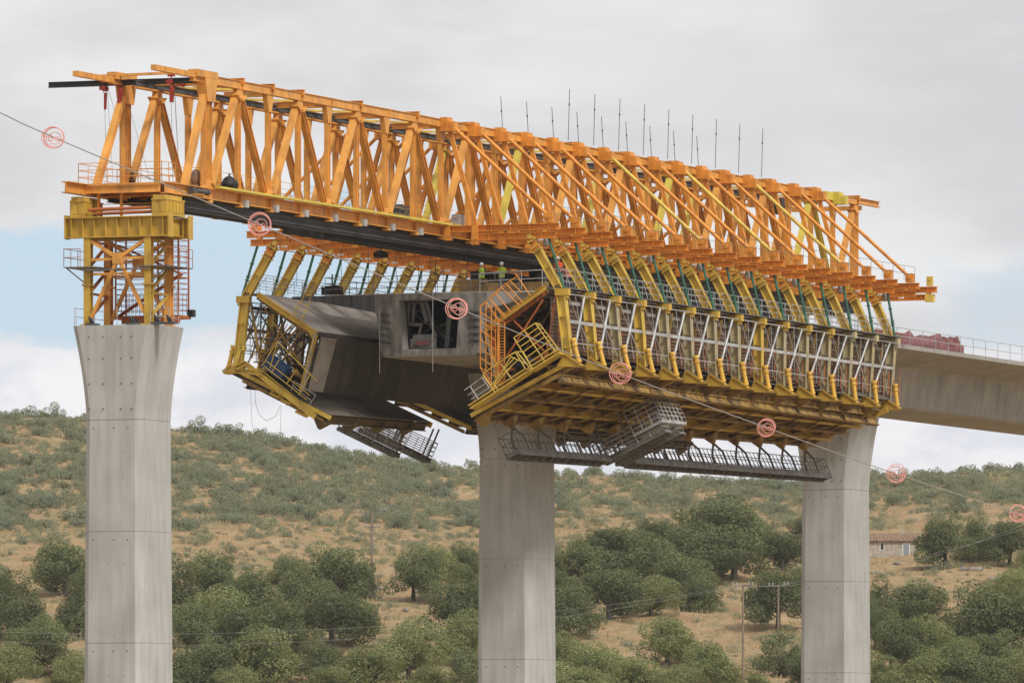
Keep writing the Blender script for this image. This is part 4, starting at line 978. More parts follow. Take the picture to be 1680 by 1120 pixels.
m.box2((x0-.1, tb-.1, 27.42), (x1+.1, ta+.1, 27.6)); m.box2((x0-.1, tb-.1, 27.15), (x0+.05, ta-.4, 27.42)); m.box2((x0, tb, 29.7), (x1, tb+1.2, 29.76)); m.beam((x0+.4, ta, 27.6), (x0+.4, tb, 29.9), .5, .06); m.beam((x0+.4, tb, 29.9), (x0+.4, ta, 31.6), .5, .06)
m.build('stair_cage', RO, th)
m = MB(); m.box2((x1-.2, tb-.35, 27.55), (x1+.2, tb, 27.95)); m.build('hoist_motor', BL, th)
m = MB(); m.box2((x0+.2, tb-.05, 27.45), (x1, tb+1.6, 27.6)); m.build('cage_floor', OR2, th)
m = MB()
for a, b_ in (((-2.0, 2.3), (-2.0, 1.9)), ((-2.0, -.2), (-2.0, -.9)), ((1.6, -2.1), (1.6, -2.2))):
    m.tube((a[0], a[1], 26.85), (a[0], a[1], 27.9), .02, 5)
m.rail([(-2.0, 2.4, 26.85), (2.0, 2.4, 26.85)], 1.0, .018, 1.3); m.rail([(-1.9, -2.2, 26.85), (1.9, -2.2, 26.85)], 1.0, .018, 1.3)
tag(m.build('guard_rail', GR), 'thin grey guard rail around the top of the left pier', 'railing')
for i, (x, y) in enumerate(((217, 533), (258, 533), (278, 531), (150, 534), (225, 533))):
    m = MB(); c = T(x, y+2, -1.9 if i < 4 else 0); c.z = 26.86
    for j in range(4): m.tube(c+V((.1*j, .12*j-.2, 0)), c+V((.1*j-.1, .12*j-.1, .35+.06*j)), .05, 6)
    m.box(c+V((.15, 0, .06)), (.5, .7, .12))
    tag(m.build('jack_stub', DG), ['dark stubs of bars between the tower feet', 'dark jack at the near right tower foot', 'dark jack on the right edge of the pier top', 'dark jack by the left tower foot', 'dark jack in the middle of the pier top'][i], 'jack')

# ------------------------------------------------------------------ hoists at the nose
for i, (x, y0, y1, s_) in enumerate(((172, 132, 180, 4.3), (196, 124, 172, 4.3), (281, 122, 168, 4.3), (299, 133, 150, 5.2))):
    th = thing('chain_hoist', T(x, y1, s_), ['red chain hoist with long bucket, leftmost at the gantry nose', 'red chain hoist second from the left at the gantry nose', 'red chain hoist hanging near the nose of the near truss', 'small red hoist trolley right of the other hoists'][i], 'chain hoist', 'red chain hoists at the gantry nose')
    a = T(x, y0, s_); b_ = T(x, y1, s_); h = a.z-b_.z
    m = MB(); c = a-V((0, 0, h*.28)); m.tube(c-V((.22, 0, 0)), c+V((.22, 0, 0)), .16, 10); m.box(c+V((0, .18, .02)), (.2, .26, .2)); m.tube(c, a, .03, 6); m.ring(c-V((0, 0, .2)), .08, .02, (0, 1, 0), (0, 0, 1), 10)
    m.box(a-V((0, 0, .05)), (.25, .38, .16)); m.build('motor', RD, th)
    if i < 3:
        m = MB(); m.tube(c-V((0, .04, .25)), b_+V((0, -.02, 0)), .10 if i == 0 else .15, 8, .08 if i == 0 else .13); m.build('chain_bucket', RD, th)
        m = MB(); m.tube(b_, V((b_.x, b_.y-.1, 35.0 if i else 35.4)), .012, 4); m.tube(c+V((0, -.15, 0)), V((b_.x, b_.y-.5, 35.4)), .01, 4); m.tube(c+V((0, -.2, 0)), V((b_.x+.5, b_.y-1.8 if i < 2 else b_.y-.3, 34.9)), .01, 4); m.build('chain', GD, th)

# odds and ends on the gantry floor
th = thing('covered_winch', T(377, 312, K(1)-1), 'black tarpaulin covered winch on the near chord at the gantry nose', 'winch')
p = S(377, 303, -2.3); m = MB(); m.ball(p, (.62, .5, .34), 14, 9); m.ball(p+V((-.1, 0, .1)), (.38, .4, .38), 12, 8); m.tube(p+V((-.05, 0, .2)), p+V((-.1, 0, .62)), .05, 6); m.build('cover', BL, th)
m = MB(); m.box(p-V((0, 0, .4)), (.7, .7, .3)); m.box(p-V((-.3, 0, .65)), (.9, .5, .3)); m.build('stand', OR, th)
th = thing('pump_unit', S(330, 314, -2.7), 'green and brown hydraulic pump lying on the near chord nose', 'pump')
p = S(328, 314, -2.85); m = MB(); m.tube(p-V((.9, 0, 0)), p+V((.9, 0, .02)), .13, 10); m.tube(p+V((.9, 0, 0)), p+V((1.1, 0, 0)), .18, 10); m.box(p-V((.9, 0, 0)), (.6, .3, .3)); m.build('body', DG, th)
th = thing('compressor', S(658, 352, 0), 'dark compressor standing on the gantry floor behind the railing', 'compressor')
p = S(657, 352, -.8); p.z = 34.8; m = MB(); m.box(p+V((0, 0, .45)), (2.2, .8, .7)); m.tube(p+V((-.7, -.4, .9)), p+V((-.7, .4, .9)), .3, 12); m.box(p+V((.4, 0, .95)), (.9, .7, .35)); m.build('body', DG, th)
m = MB(); m.box(p+V((.5, -.42, .4)), (.5, .04, .3)); m.build('panel', BU, th)
th = thing('grey_cabinet', S(752, 362, -1.5), 'small grey switch cabinet behind the gantry railing near the first outrigger', 'cabinet')
p = S(752, 364, -1.8); p.z = 34.85; m = MB(); m.box(p+V((0, 0, .5)), (.9, .5, .9)); m.box(p+V((0, -.26, .5)), (.7, .03, .7)); m.build('body', GR, th)
th = thing('drum_reel', S(340, 300, -1), 'dark cable drum at the end post of the near truss', 'cable drum')
p = S(321, 292, -1.9); m = MB(); m.ball(p, (.35, .3, .5), 10, 8); m.box(p-V((0, 0, .5)), (.6, .5, .3)); m.build('drum', BR, th)
p = S(217, 294, 2.2); m = MB()
for i in range(5): m.tube(p+V((0, 0, -.3+.14*i)), p+V((0, 0, -.2+.14*i)), .16 if i % 2 else .1, 8)
tag(m.build('coil_stack', BL), 'small black coil stack beside the far end post', 'coil')
th = thing('trolley_hoist', (K(21)+1, .4, 39), 'dark trolley hoist hanging from the rail near the right end', 'hoist')
p = S(1278, 333, .2); m = MB(); m.box(p, (1.6, .8, .5)); m.box(p-V((0, 0, .5)), (.9, .5, .5)); m.tube(p-V((.5, -.3, .2)), p-V((.5, .3, .2)), .3, 10); m.build('body', DG, th)

# ------------------------------------------------------------------ workers
def person(px, py_feet, s_, label, vest, trousers, facing=1, arm='fold', jacket=None, h=1.78, hidden=False):
    base = T(px, py_feet, s_); base.z = 31.14 if py_feet > 470 else base.z
    th = thing('person', base, label, 'person')
    o = V(base); k = h/1.78
    P = {'pelvis': (0, 0, .95), 'chest': (0, 0, 1.30), 'neck': (0, 0, 1.50), 'head': (-.02, 0, 1.60), 'top': (-.01, 0, 1.71),
         'hl': (0, .1, .9), 'kl': (-.03, .12, .5), 'al': (0, .13, .08), 'tl': (-.17, .14, .04), 'hr': (0, -.1, .9), 'kr': (-.02, -.13, .5), 'ar': (.02, -.15, .08), 'tr': (-.15, -.17, .04),
         'sl': (0, .19, 1.44), 'el': (.02, .27, 1.17), 'wl': (-.2, .08, 1.22), 'fl': (-.22, -.02, 1.24), 'sr': (0, -.19, 1.44), 'er': (.02, -.27, 1.17), 'wr': (-.2, -.08, 1.17), 'fr': (-.22, .02, 1.17)}
    E = [('pelvis', 'chest'), ('chest', 'neck'), ('neck', 'head'), ('head', 'top'), ('pelvis', 'hl'), ('hl', 'kl'), ('kl', 'al'), ('al', 'tl'), ('pelvis', 'hr'), ('hr', 'kr'), ('kr', 'ar'), ('ar', 'tr'),
         ('chest', 'sl'), ('sl', 'el'), ('el', 'wl'), ('wl', 'fl'), ('chest', 'sr'), ('sr', 'er'), ('er', 'wr'), ('wr', 'fr')]
    Rr = {'pelvis': .15, 'chest': .15, 'neck': .06, 'head': .088, 'top': .085, 'hl': .095, 'kl': .065, 'al': .05, 'tl': .04, 'hr': .095, 'kr': .065, 'ar': .05, 'tr': .04, 'sl': .075, 'el': .05, 'wl': .035, 'fl': .035, 'sr': .075, 'er': .05, 'wr': .035, 'fr': .035}
    names = list(P); ix = {n: i for i, n in enumerate(names)}
    me = bpy.data.meshes.new('tmp'); me.from_pydata([tuple(V(P[n])*k) for n in names], [(ix[a], ix[b_]) for a, b_ in E], [])
    ob = bpy.data.objects.new('tmp', me); COL.objects.link(ob)
    md = ob.modifiers.new('s', 'SKIN'); 
    for n in names: v = me.skin_vertices[0].data[ix[n]]; v.radius = (Rr[n]*k, Rr[n]*k*(.72 if n in ('chest', 'pelvis') else 1)); v.use_root = n == 'pelvis'
    ob.modifiers.new('ss', 'SUBSURF').levels = 2
    dg = bpy.context.evaluated_depsgraph_get(); me2 = bpy.data.meshes.new_from_object(ob.evaluated_get(dg)); bpy.data.objects.remove(ob)
    for mt in (SN, trousers, jacket or NV, BL): me2.materials.append(mt)
    for p in me2.polygons:
        c = p.center/k; p.use_smooth = True
        hand = math.hypot(c.x+.22, c.y) < .1 and 1.1 < c.z < 1.3
        p.material_index = 3 if c.z < .1 else 1 if c.z < .93 else 0 if (c.z > 1.5 or hand) else 2
    body = bpy.data.objects.new('body', me2); COL.objects.link(body); body.parent = th
    m = MB()
    def el(z, rx, ry, cx=0): return [o+V((cx+rx*cos(2*pi*i/14), ry*sin(2*pi*i/14), z))*1 for i in range(14)]
    rings = [el(.88*k, .15, .19), el(1.1*k, .15, .19), el(1.3*k, .165, .215), el(1.46*k, .12, .19), el(1.5*k, .075, .09)]
    for a, b_ in zip(rings, rings[1:]):
        m.add(a+b_, [(i, (i+1) % 14, 14+(i+1) % 14, 14+i) for i in range(14)], True)
    m.build('vest', vest, th)
    m = MB()
    for z in (1.05, 1.2):
        a, b_ = el(z*k, .158, .2), el((z+.05)*k, .160, .203); m.add(a+b_, [(i, (i+1) % 14, 14+(i+1) % 14, 14+i) for i in range(14)], True)
    m.build('reflective_bands', REF, th)
    m = MB(); c = o+V((-.02, 0, 1.70*k)); m.ball(c, (.14, .125, .12), 14, 8); m.tube(c+V((-.05, 0, -.01)), c+V((-.05, 0, .01)), .15, 14); m.build('helmet', WH, th)
    m = MB()
    for dy in (.035, -.035): m.ball(o+V((-.105, dy, 1.625*k)), .013, 6, 4)
    m.build('eyes', BL, th); m = MB(); m.ball(o+V((-.115, 0, 1.59*k)), (.022, .014, .02), 6, 5); m.build('nose', SN, th)
    return th
person(790, 476, SE+1.2, 'worker in dark clothes, yellow hi-vis vest and white helmet, left of two', HV, NV)
person(823, 476, SE+1.0, 'worker in bright yellow hi-vis vest, jeans and white helmet, right of two', HV, JN, jacket=HV)
person(916, 470, K(9)+1.5, 'worker in red jacket half hidden behind the first near arm', HVO, NV, jacket=HVO)
person(931, 473, K(9)+2.5, 'worker in orange vest behind the second near arm', HVO, NV, jacket=HVO)

# ------------------------------------------------------------------ overhead cable with spiral markers
cpx = [(-60, 160), (0, 185), (87, 225), (425, 368), (750, 505), (1018, 613), (1257, 701), (1470, 777), (1670, 842), (1740, 863)]
def cy(px): return 1.0/(np.interp(px, [0, 1680], [1/238.0, 1/318.0]))
def cpt(px, py): y = cy(px); return V(((px-840)/F*y, y, (YH-py)/F*y))
ctl = [cpt(*p) for p in cpx]
m = MB(); pts = []
for i in range(len(ctl)-1):
    p0_, p1_, p2_, p3_ = ctl[max(0, i-1)], ctl[i], ctl[i+1], ctl[min(len(ctl)-1, i+2)]
    for j in range(6):
        t_ = j/6; pts.append(.5*((2*p1_)+(p2_-p0_)*t_+(2*p0_-5*p1_+4*p2_-p3_)*t_**2+(3*p1_-p0_-3*p2_+p3_)*t_**3))
m.path(pts+[ctl[-1]], .016, 6)
tag(m.build('overhead_cable', CB, frame='W', base=pts[0]), 'thin grey overhead cable crossing the whole view with pink markers', 'cable')
mk = ['at the far left, against grey cloud', 'under the gantry chord, by the first far arm', 'in front of the concrete box end', 'over the feet of the near formwork', 'below the near floor formwork', 'just right of the right pier against the hill', 'at the right edge of the photo']
for i, (px, py) in enumerate(cpx[2:9]):
    c = cpt(px, py); d = (cpt(px+40, py+17)-cpt(px-40, py-17)).normalized(); r_ = (18, 19, 17.5, 17.5, 14.5, 15, 14)[i]*cy(px)/F
    th = thing('cable_marker', c, f'pink wire spiral marker on the cable {mk[i]}', 'cable marker', 'pink spiral markers on the overhead cable', frame='W')
    rnd = random.Random(i); m = MB(); U = V((0, 0, 1)); A = V((1, 0, 0))
    for q in range(3):
        tl = rnd.uniform(-.25, .25); ax = (A+V((0, tl, 0))).normalized(); ay = (U+V((0, rnd.uniform(-.3, .3), 0))).normalized()
        m.ring(c+V((rnd.uniform(-.04, .04), q*.12-.12, rnd.uniform(-.04, .04))), r_*(1-.05*q), .013, ax, ay, 28)
    m.build('outer_rings', PK, th)
    m = MB(); m.ring(c+A*r_*.15-U*r_*.1, r_*.55, .012, A, U, 20); m.ring(c-A*r_*.3-U*r_*.05, r_*.3, .012, A, U, 16); m.ring(c+A*r_*.35-U*r_*.15, r_*.2, .012, A, U, 14); m.path([c-A*r_+U*r_*.2, c-A*r_*.5, c+A*r_*.1-U*r_*.05, c+A*r_*.55-U*r_*.2, c+A*r_-U*r_*.3], .013, 5)
    m.build('inner_rings', PK, th)

# ------------------------------------------------------------------ vegetation
def leaf_mat(name, col, var, rnd, tl=.15):
    m = mat(name, col, .75, var=var, scale=.9, rnd=rnd, spec=.15)
    t = m.node_tree; n = t.nodes; l = t.links; b = n['Principled BSDF']; out = n['Material Output']
    tr = n.new('ShaderNodeBsdfTranslucent'); tr.inputs[0].default_value = (col[0]*1.6, col[1]*1.5, col[2]*.9, 1); mx = n.new('ShaderNodeMixShader'); mx.inputs[0].default_value = tl
    l.new(b.outputs[0], mx.inputs[1]); l.new(tr.outputs[0], mx.inputs[2]); l.new(mx.outputs[0], out.inputs[0]); return m
LF = leaf_mat('holm_oak_leaves', (.155, .178, .082), .5, .22, .2)
LF2 = leaf_mat('light_oak_leaves', (.22, .245, .105), .45, .2, .22)
LG = leaf_mat('grey_green_leaves', (.245, .27, .20), .25, .14, .35)
BK = mat('bark', (.09, .075, .06), .9, var=.3)
def leaves(rng, centers, radii, n, size, flat=.6, up_bias=.3):
    """leaf faces in shells round clump centres"""
    centers = np.array(centers); radii = np.array(radii); w = radii**2; w /= w.sum()
    idx = rng.choice(len(radii), n, p=w); d = rng.normal(size=(n, 3)); d /= np.linalg.norm(d, axis=1)[:, None]
    rr = radii[idx]*(1-.35*rng.random(n)**2.2+.10*rng.random(n))
    p = centers[idx]+d*rr[:, None]*np.array([1, 1, .85])
    nrm = d*.7+rng.normal(size=(n, 3))*flat; nrm[:, 2] += up_bias; nrm /= np.linalg.norm(nrm, axis=1)[:, None]
    a = np.cross(nrm, rng.normal(size=(n, 3))); a /= np.linalg.norm(a, axis=1)[:, None]; b_ = np.cross(nrm, a)
    s1 = size*(.6+.8*rng.random(n))[:, None]; s2 = s1*(.5+.3*rng.random(n))[:, None]
    return np.stack([p-a*s1, p-b_*s2, p+a*s1, p+b_*s2], 1)
def quad_mesh(name, q, mt):
    n = len(q); me = bpy.data.meshes.new(name); me.vertices.add(4*n); me.vertices.foreach_set('co', q.reshape(-1)); me.loops.add(4*n); me.loops.foreach_set('vertex_index', np.arange(4*n, dtype=np.int32))
    me.polygons.add(n); me.polygons.foreach_set('loop_start', np.arange(0, 4*n, 4, dtype=np.int32)); me.update(); me.materials.append(mt); return me
def tree_proto(i, mt, h=.9, nleaf=13000):
    """unit tree: crown about 1 wide, total height h"""
    rng = np.random.default_rng(100+i); cs = []; rs = []
    nb = 24
    for j in range(nb):
        a = rng.uniform(0, 2*pi); u = rng.uniform(0, 1)
        r = .40*rng.random()**.4*(1.0 if u < .6 else .7); z = .13*h+(.72*h)*u*(1-.45*(r/.38)**2)
        cs.append((r*cos(a)*(1+.1*sin(i)), r*sin(a), z)); rs.append(rng.uniform(.10, .20))
    cs.append((0, 0, .48*h)); rs.append(.24)
    q = leaves(rng, cs, rs, nleaf, .0128)
    # inner boughs: sparse big faces that close the crown
    th = thing('holm_oak', (0, 0, 0), 'x', 'tree', frame='W')
    cr = bpy.data.objects.new('crown', quad_mesh('crown', q.astype(np.float32), mt)); COL.objects.link(cr); cr.parent = th
    m = MB(); m.tube((0, 0, -.06), (.01, 0, .22*h), .035, 8, .026)
    rnd = random.Random(i)
    for j in range(6):
        a = rnd.uniform(0, 6.28); e = V((.25*cos(a), .25*sin(a), .22*h+rnd.uniform(.15, .4)*h)); mid = V((.09*cos(a), .09*sin(a), .3*h)); m.tube((0.01, 0, .2*h), mid, .02, 6, .014); m.tube(mid, e, .014, 6, .005)
    BASE[th.name] = V((0, 0, 0)); m.build('trunk', BK, th)
    return th
protos = [tree_proto(0, LF, .92), tree_proto(1, LF, .82), tree_proto(2, LF2, .9), tree_proto(3, LF, .78), tree_proto(4, LF2, .8), tree_proto(5, LF, 1.0)]
PH = [.92, .82, .9, .78, .8, 1.0]
# centre px, base row, width px, height px, kind
TREES = [(108, 978, 98, 92, 0), (28, 1050, 120, 100, 5), (-8, 1010, 90, 70, 1), (62, 1112, 110, 85, 1), (128, 1050, 62, 95, 5), (12, 1128, 90, 70, 2), (118, 1135, 80, 60, 2), (140, 990, 50, 50, 3), (75, 1060, 40, 50, 2),
 (336, 985, 92, 80, 0), (296, 1010, 80, 90, 5), (395, 990, 60, 42, 1), (474, 962, 60, 46, 1), (552, 985, 112, 92, 0), (596, 985, 60, 55, 3), (678, 985, 92, 86, 0), (722, 965, 80, 68, 2), (764, 950, 56, 52, 1), (738, 1045, 108, 92, 0), (776, 995, 60, 70, 5), (785, 1050, 60, 80, 1),
 (425, 1030, 110, 82, 3), (352, 1058, 112, 92, 2), (505, 1030, 100, 82, 1), (545, 1062, 126, 98, 0), (398, 1078, 110, 88, 0), (306, 1080, 84, 96, 0), (468, 1082, 110, 84, 3), (590, 1040, 60, 52, 1),
 (671, 1114, 108, 96, 2), (760, 1085, 90, 80, 2), (440, 1130, 130, 92, 4), (520, 1120, 90, 58, 3), (600, 1140, 130, 72, 4), (345, 1135, 124, 78, 1), (775, 1138, 80, 66, 1), (705, 1148, 90, 50, 4), (300, 1140, 70, 60, 3), (545, 1150, 90, 50, 4), (388, 1150, 80, 52, 2),
 (1008, 918, 104, 56, 0), (1085, 905, 90, 52, 0), (1178, 905, 150, 78, 1), (1140, 930, 110, 62, 3), (1205, 955, 150, 88, 0), (1284, 935, 90, 66, 0), (1320, 900, 60, 50, 1), (932, 960, 90, 62, 1), (985, 965, 100, 66, 0), (1050, 965, 110, 76, 3), (1120, 985, 96, 70, 1), (1000, 1015, 116, 86, 0), (1068, 1010, 84, 62, 2), (1150, 1005, 76, 56, 3), (935, 1042, 96, 84, 5), (910, 1000, 60, 70, 0),
 (1276, 1030, 104, 98, 0), (1322, 1000, 50, 70, 1), (1096, 1092, 104, 72, 4), (985, 1130, 118, 72, 2), (930, 1110, 80, 70, 2), (1281, 1108, 92, 72, 5), (1050, 1135, 100, 50, 4), (1160, 1128, 96, 68, 4), (1110, 1140, 80, 48, 2), (1320, 1132, 80, 56, 1), (940, 1145, 90, 46, 4), (1245, 1140, 60, 32, 4),
 (1550, 932, 84, 84, 0), (1606, 922, 66, 62, 3), (1656, 928, 84, 76, 0), (1520, 1032, 108, 78, 0), (1446, 1035, 72, 80, 5), (1656, 990, 76, 54, 2), (1695, 960, 60, 60, 2), (1594, 1075, 140, 98, 3), (1662, 1070, 100, 92, 1), (1528, 1095, 106, 82, 2), (1462, 1100, 90, 90, 0), (1430, 1140, 80, 66, 2), (1510, 1150, 110, 66, 4), (1600, 1148, 120, 72, 1), (1672, 1145, 110, 76, 2), (1560, 1120, 90, 66, 4), (1630, 1105, 90, 70, 0), (1436, 1065, 60, 70, 1), (1690, 1030, 60, 60, 3)]
def region(px):
    return ('left of the left pier', 'between the left and middle piers', 'between the middle and right piers', 'right of the right pier')[(px > 215)+(px > 845)+(px > 1372)]
tl = []
for (px, py, w, h, kd) in TREES:
    g_ = ground_at(px, min(py, 1148)); 
    if py > 1148: pass
    row = 0 if py < 1000 else 1 if py < 1098 else 2
    tl.append((px, py, w, h, kd, g_, row))
cnt = {}
used = set(); protoleft = {}
for (px, py, w, h, kd, g_, row) in sorted(tl, key=lambda a: a[0]):
    key = (region(px), row); cnt[key] = cnt.get(key, 0)+1
    o = protos[kd] if kd not in used else copy_tree(protos[kd]); used.add(kd)
    mpp = g_.y/F; sx = w*mpp*1.30; sz = h*mpp/PH[kd]*1.22
    o.location = g_; o.scale = (sx, sx, sz); o.rotation_euler = (0, 0, random.uniform(0, 6.28))
    o['label'] = f"{'dark' if kd in (0, 1, 3, 5) else 'lighter'} holm oak {key[0]}, {nth(cnt[key])} from left, {('upper', 'middle', 'lowest')[row]} row"
    o['group'] = 'holm oaks on the slope'
# shrubs
def shrub_quads(seed, n, size):
    rng = np.random.default_rng(seed); cs = []; rs = []
    for j in range(8):
        a = rng.uniform(0, 2*pi); r = .33*math.sqrt(rng.random()); cs.append((1.25*r*cos(a), 1.25*r*sin(a), rng.uniform(.08, .46)*rng.uniform(.6, 1.15))); rs.append(rng.uniform(.11, .25))
    q = leaves(rng, cs, rs, n, size, .9, .1); c = q.mean(1, keepdims=True); k = q-c; k[:, :, 2] *= 1.7; return c+k
sp = []
for i in range(4):
    th = thing('broom_shrub', (0, 0, 0), 'x', 'shrub', frame='W')
    o = bpy.data.objects.new('foliage', quad_mesh('foliage', shrub_quads(40+i, 1500, .019).astype(np.float32), LG)); COL.objects.link(o); o.parent = th
    m = MB(); rnd = random.Random(i)
    for j in range(6): a = rnd.uniform(0, 6.28); m.tube((0, 0, -.05), (.25*cos(a), .25*sin(a), .35), .018, 5, .006)
    BASE[th.name] = V((0, 0, 0)); m.build('stems', BK, th); sp.append(th)
rng = random.Random(11); cand = []
tries = 0
while len(cand) < 5600 and tries < 60000:
    tries += 1
    y = rng.uniform(1100, 1388); px = rng.uniform(-60, 1740); x = (px-840)/F*y; z = ground_z(x, y); py = YH-z*F/y
    dens = np.interp(py, [700, 800, 860, 900, 960, 1150], [1, .95, .75, .30, .12, .10])
    if px > 900: dens *= np.interp(py, [780, 820, 850, 900], [1.0, .85, .35, .6])
    nz = sin(x*.19+1.1*sin(y*.05))*cos(y*.043+sin(x*.11))+.5*sin(x*.5+y*.1)
    if rng.random() > dens*(.72+.36*nz): continue
    if 1405 < px < 1530 and 868 < py < 935: continue
    big = rng.random()**2; w = (1.35+2.1*big)*(1.1 if py < 870 else .8)
    cand.append((w, x, y, z, px, py))
cand.sort(key=lambda a: -a[0]*(1200/a[2]))
vis = [c for c in cand if -10 < c[4] < 1690]
ind = sorted(vis[:300], key=lambda a: a[4]); inds = set(id(c) for c in ind)
cnt = {}; used = set()
for j, c in enumerate(ind):
    w, x, y, z, px, py = c; i = j % 4; band = 'ridge' if py < float(np.interp(px, RX, RY))+25 else 'upper slope' if py < 850 else 'lower slope'
    key = (band, region(px)); cnt[key] = cnt.get(key, 0)+1
    o = sp[i] if i not in used else copy_tree(sp[i]); used.add(i)
    o.location = (x, y, z-.05); hgt = rng.uniform(.75, 1.15); o.scale = (w, w, w*hgt); o.rotation_euler = (0, 0, rng.uniform(0, 6.28))
    o['label'] = f'grey green shrub, {band} {region(px)}, {nth(cnt[key])} from left'; o['group'] = 'broom shrubs on the hill'
qs = [shrub_quads(60+i, 260, .037) for i in range(6)]; allq = []
for c in cand:
    if id(c) in inds: continue
    w, x, y, z, px, py = c; w *= rng.uniform(.6, 1); q = qs[rng.randrange(6)]*np.array([w, w, w*rng.uniform(.7, 1.2)]); a = rng.uniform(0, 6.28); ca_, sa_ = cos(a), sin(a)
    q = np.stack([q[..., 0]*ca_-q[..., 1]*sa_, q[..., 0]*sa_+q[..., 1]*ca_, q[..., 2]], -1)+np.array([x, y, z-.05]); allq.append(q)
# low scrub filling the ground between the shrubs
for _ in range(9000):
    y = rng.uniform(1060, 1388); px = rng.uniform(-60, 1740); x = (px-840)/F*y; z = ground_z(x, y); py = YH-z*F/y
    d = np.interp(py, [700, 850, 900, 1150], [.95, .8, .35, .2])
    if rng.random() > d or (1405 < px < 1530 and 868 < py < 935): continue
    w = rng.uniform(.5, 1.3); q = qs[rng.randrange(6)][:55]*w*1.2+np.array([x, y, z-.03]); allq.append(q)
me = quad_mesh('scrub', np.concatenate(allq).astype(np.float32), leaf_mat('scrub_leaves', (.25, .265, .19), .3, 0, .35))
o = bpy.data.objects.new('scrub', me); COL.objects.link(o); tag(o, 'low grey green scrub scattered over the dry hillside', 'scrub', kind='stuff')
# dry grass
DGm = leaf_mat('dry_grass_blades', (.42, .32, .17), .3, 0, .2); allq = []; nr = np.random.default_rng(5)
gx = []
for _ in range(9000):
    y = rng.uniform(1055, 1385); px = rng.uniform(-40, 1720); x = (px-840)/F*y; gx.append((x, y, ground_z(x, y)))
gx = np.array(gx); nb = 5; cpts = np.repeat(gx, nb, 0)+np.concatenate([nr.normal(scale=.35, size=(len(gx)*nb, 2)), np.zeros((len(gx)*nb, 1))], 1)
h_ = nr.uniform(.25, .65, len(cpts)); ang = nr.uniform(0, 2*pi, len(cpts)); wv = np.stack([np.cos(ang), np.sin(ang), 0*ang], 1)*.05; ln = np.stack([nr.normal(scale=.15, size=len(cpts)), nr.normal(scale=.15, size=len(cpts)), h_], 1)
q = np.stack([cpts-wv, cpts+wv, cpts+wv*.4+ln, cpts-wv*.4+ln], 1)
o = bpy.data.objects.new('dry_grass', quad_mesh('dry_grass', q.astype(np.float32), DGm)); COL.objects.link(o); tag(o, 'tufts of dry straw coloured grass on the hillside', 'grass', kind='stuff')
# rocks
RK = mat('field_stone', (.22, .20, .17), .9, var=.3, bump=.4)
for i, (px, py, w) in enumerate(((836, 1030, 12), (622, 965, 14), (1538, 905, 12), (1445, 942, 20), (1512, 934, 20), (1592, 935, 26), (1630, 952, 18), (668, 1002, 10), (1470, 925, 8), (600, 1022, 12))):
    g_ = ground_at(px, py); mpp = g_.y/F; m = MB(); rr = random.Random(i)
    for j in range(4): m.ball(g_+V((rr.uniform(-.5, .5)*w*mpp, rr.uniform(-.3, .3), .1)), (w*mpp*.35, .5, rr.uniform(.25, .45)), 7, 5)
    for v in m.v: v += V((rr.uniform(-.07, .07), rr.uniform(-.07, .07), rr.uniform(-.07, .07)))
    tag(m.build('field_rock', RK, frame='W', base=g_), f'grey rock outcrop {region(px)}, {nth(i+1)} listed', 'rock', 'rocks in the dry grass')

# ------------------------------------------------------------------ stone house
ST_ = mat('stone_wall', (.42, .37, .30), .9, var=.3, scale=3.0, dirt=(.22, .18, .14), dirt_amt=.8, dscale=2.2, bump=.6, bscale=4)
TI = mat('clay_roof_tiles', (.27, .17, .11), .85, var=.35, scale=2.5, dirt=(.42, .34, .24), dirt_amt=.7, dscale=3, bump=.3)
WD = mat('blue_grey_door', (.25, .27, .29), .7, var=.15)
PL = mat('white_plaster', (.66, .63, .57), .8, var=.1); DK = mat('dark_opening', (.05, .04, .035), .8)
gp = ground_at(1462, 914); mpp = gp.y/F; y0 = gp.y
def hp(px, py, dy=0): return V(((px-840)/F*y0, y0+dy, (YH-py)/F*y0))
th = thing('stone_house', hp(1450, 915), 'low old stone farmhouse with clay tile roof beside the right pier', 'house', frame='W')
xl, xr = hp(1395, 0).x, hp(1507, 0).x; zb_, ze, zr_ = hp(0, 918).z, hp(0, 887).z, hp(0, 874).z
m = MB(); m.box2((xl, y0, zb_-1), (xr, y0+5, ze)); m.build('wall', ST_, th)
m = MB(); n = 46
for i in range(n):
    x = xl-.3+(xr-xl+.6)*(i+.5)/n; dz = random.uniform(-.04, .04); m.tube((x, y0-.35, ze-.02+dz), (x, y0+2.5, zr_+dz), .11, 6); m.tube((x, y0+2.5, zr_+dz), (x, y0+5.3, ze), .11, 6)
m.add([(xl-.3, y0-.3, ze-.02), (xr+.3, y0-.3, ze-.02), (xr+.3, y0+2.5, zr_-.02), (xl-.3, y0+2.5, zr_-.02)], [(0, 1, 2, 3)]); m.add([(xl-.3, y0+5.3, ze-.02), (xr+.3, y0+5.3, ze-.02), (xr+.3, y0+2.5, zr_-.03), (xl-.3, y0+2.5, zr_-.03)], [(0, 1, 2, 3)])
m.build('roof', TI, th)
m = MB(); a, b_ = hp(1443, 903), hp(1451, 889); m.box2((a.x, y0-.04, a.z), (b_.x, y0+.1, b_.z)); wn = m.build('window', PL, th)
m = MB(); m.box2((a.x+.16, y0-.06, a.z+.16), (b_.x-.12, y0-.045, b_.z-.12)); m.build('pane', DK, wn)
m = MB(); a, b_ = hp(1480, 916), hp(1493, 890); m.box2((a.x, y0-.05, a.z), (b_.x, y0+.1, b_.z)); dr = m.build('door_surround', PL, th)
m = MB(); m.box2((a.x+.18, y0-.08, a.z), (b_.x-.15, y0-.055, b_.z-.2)); m.build('door', WD, th)
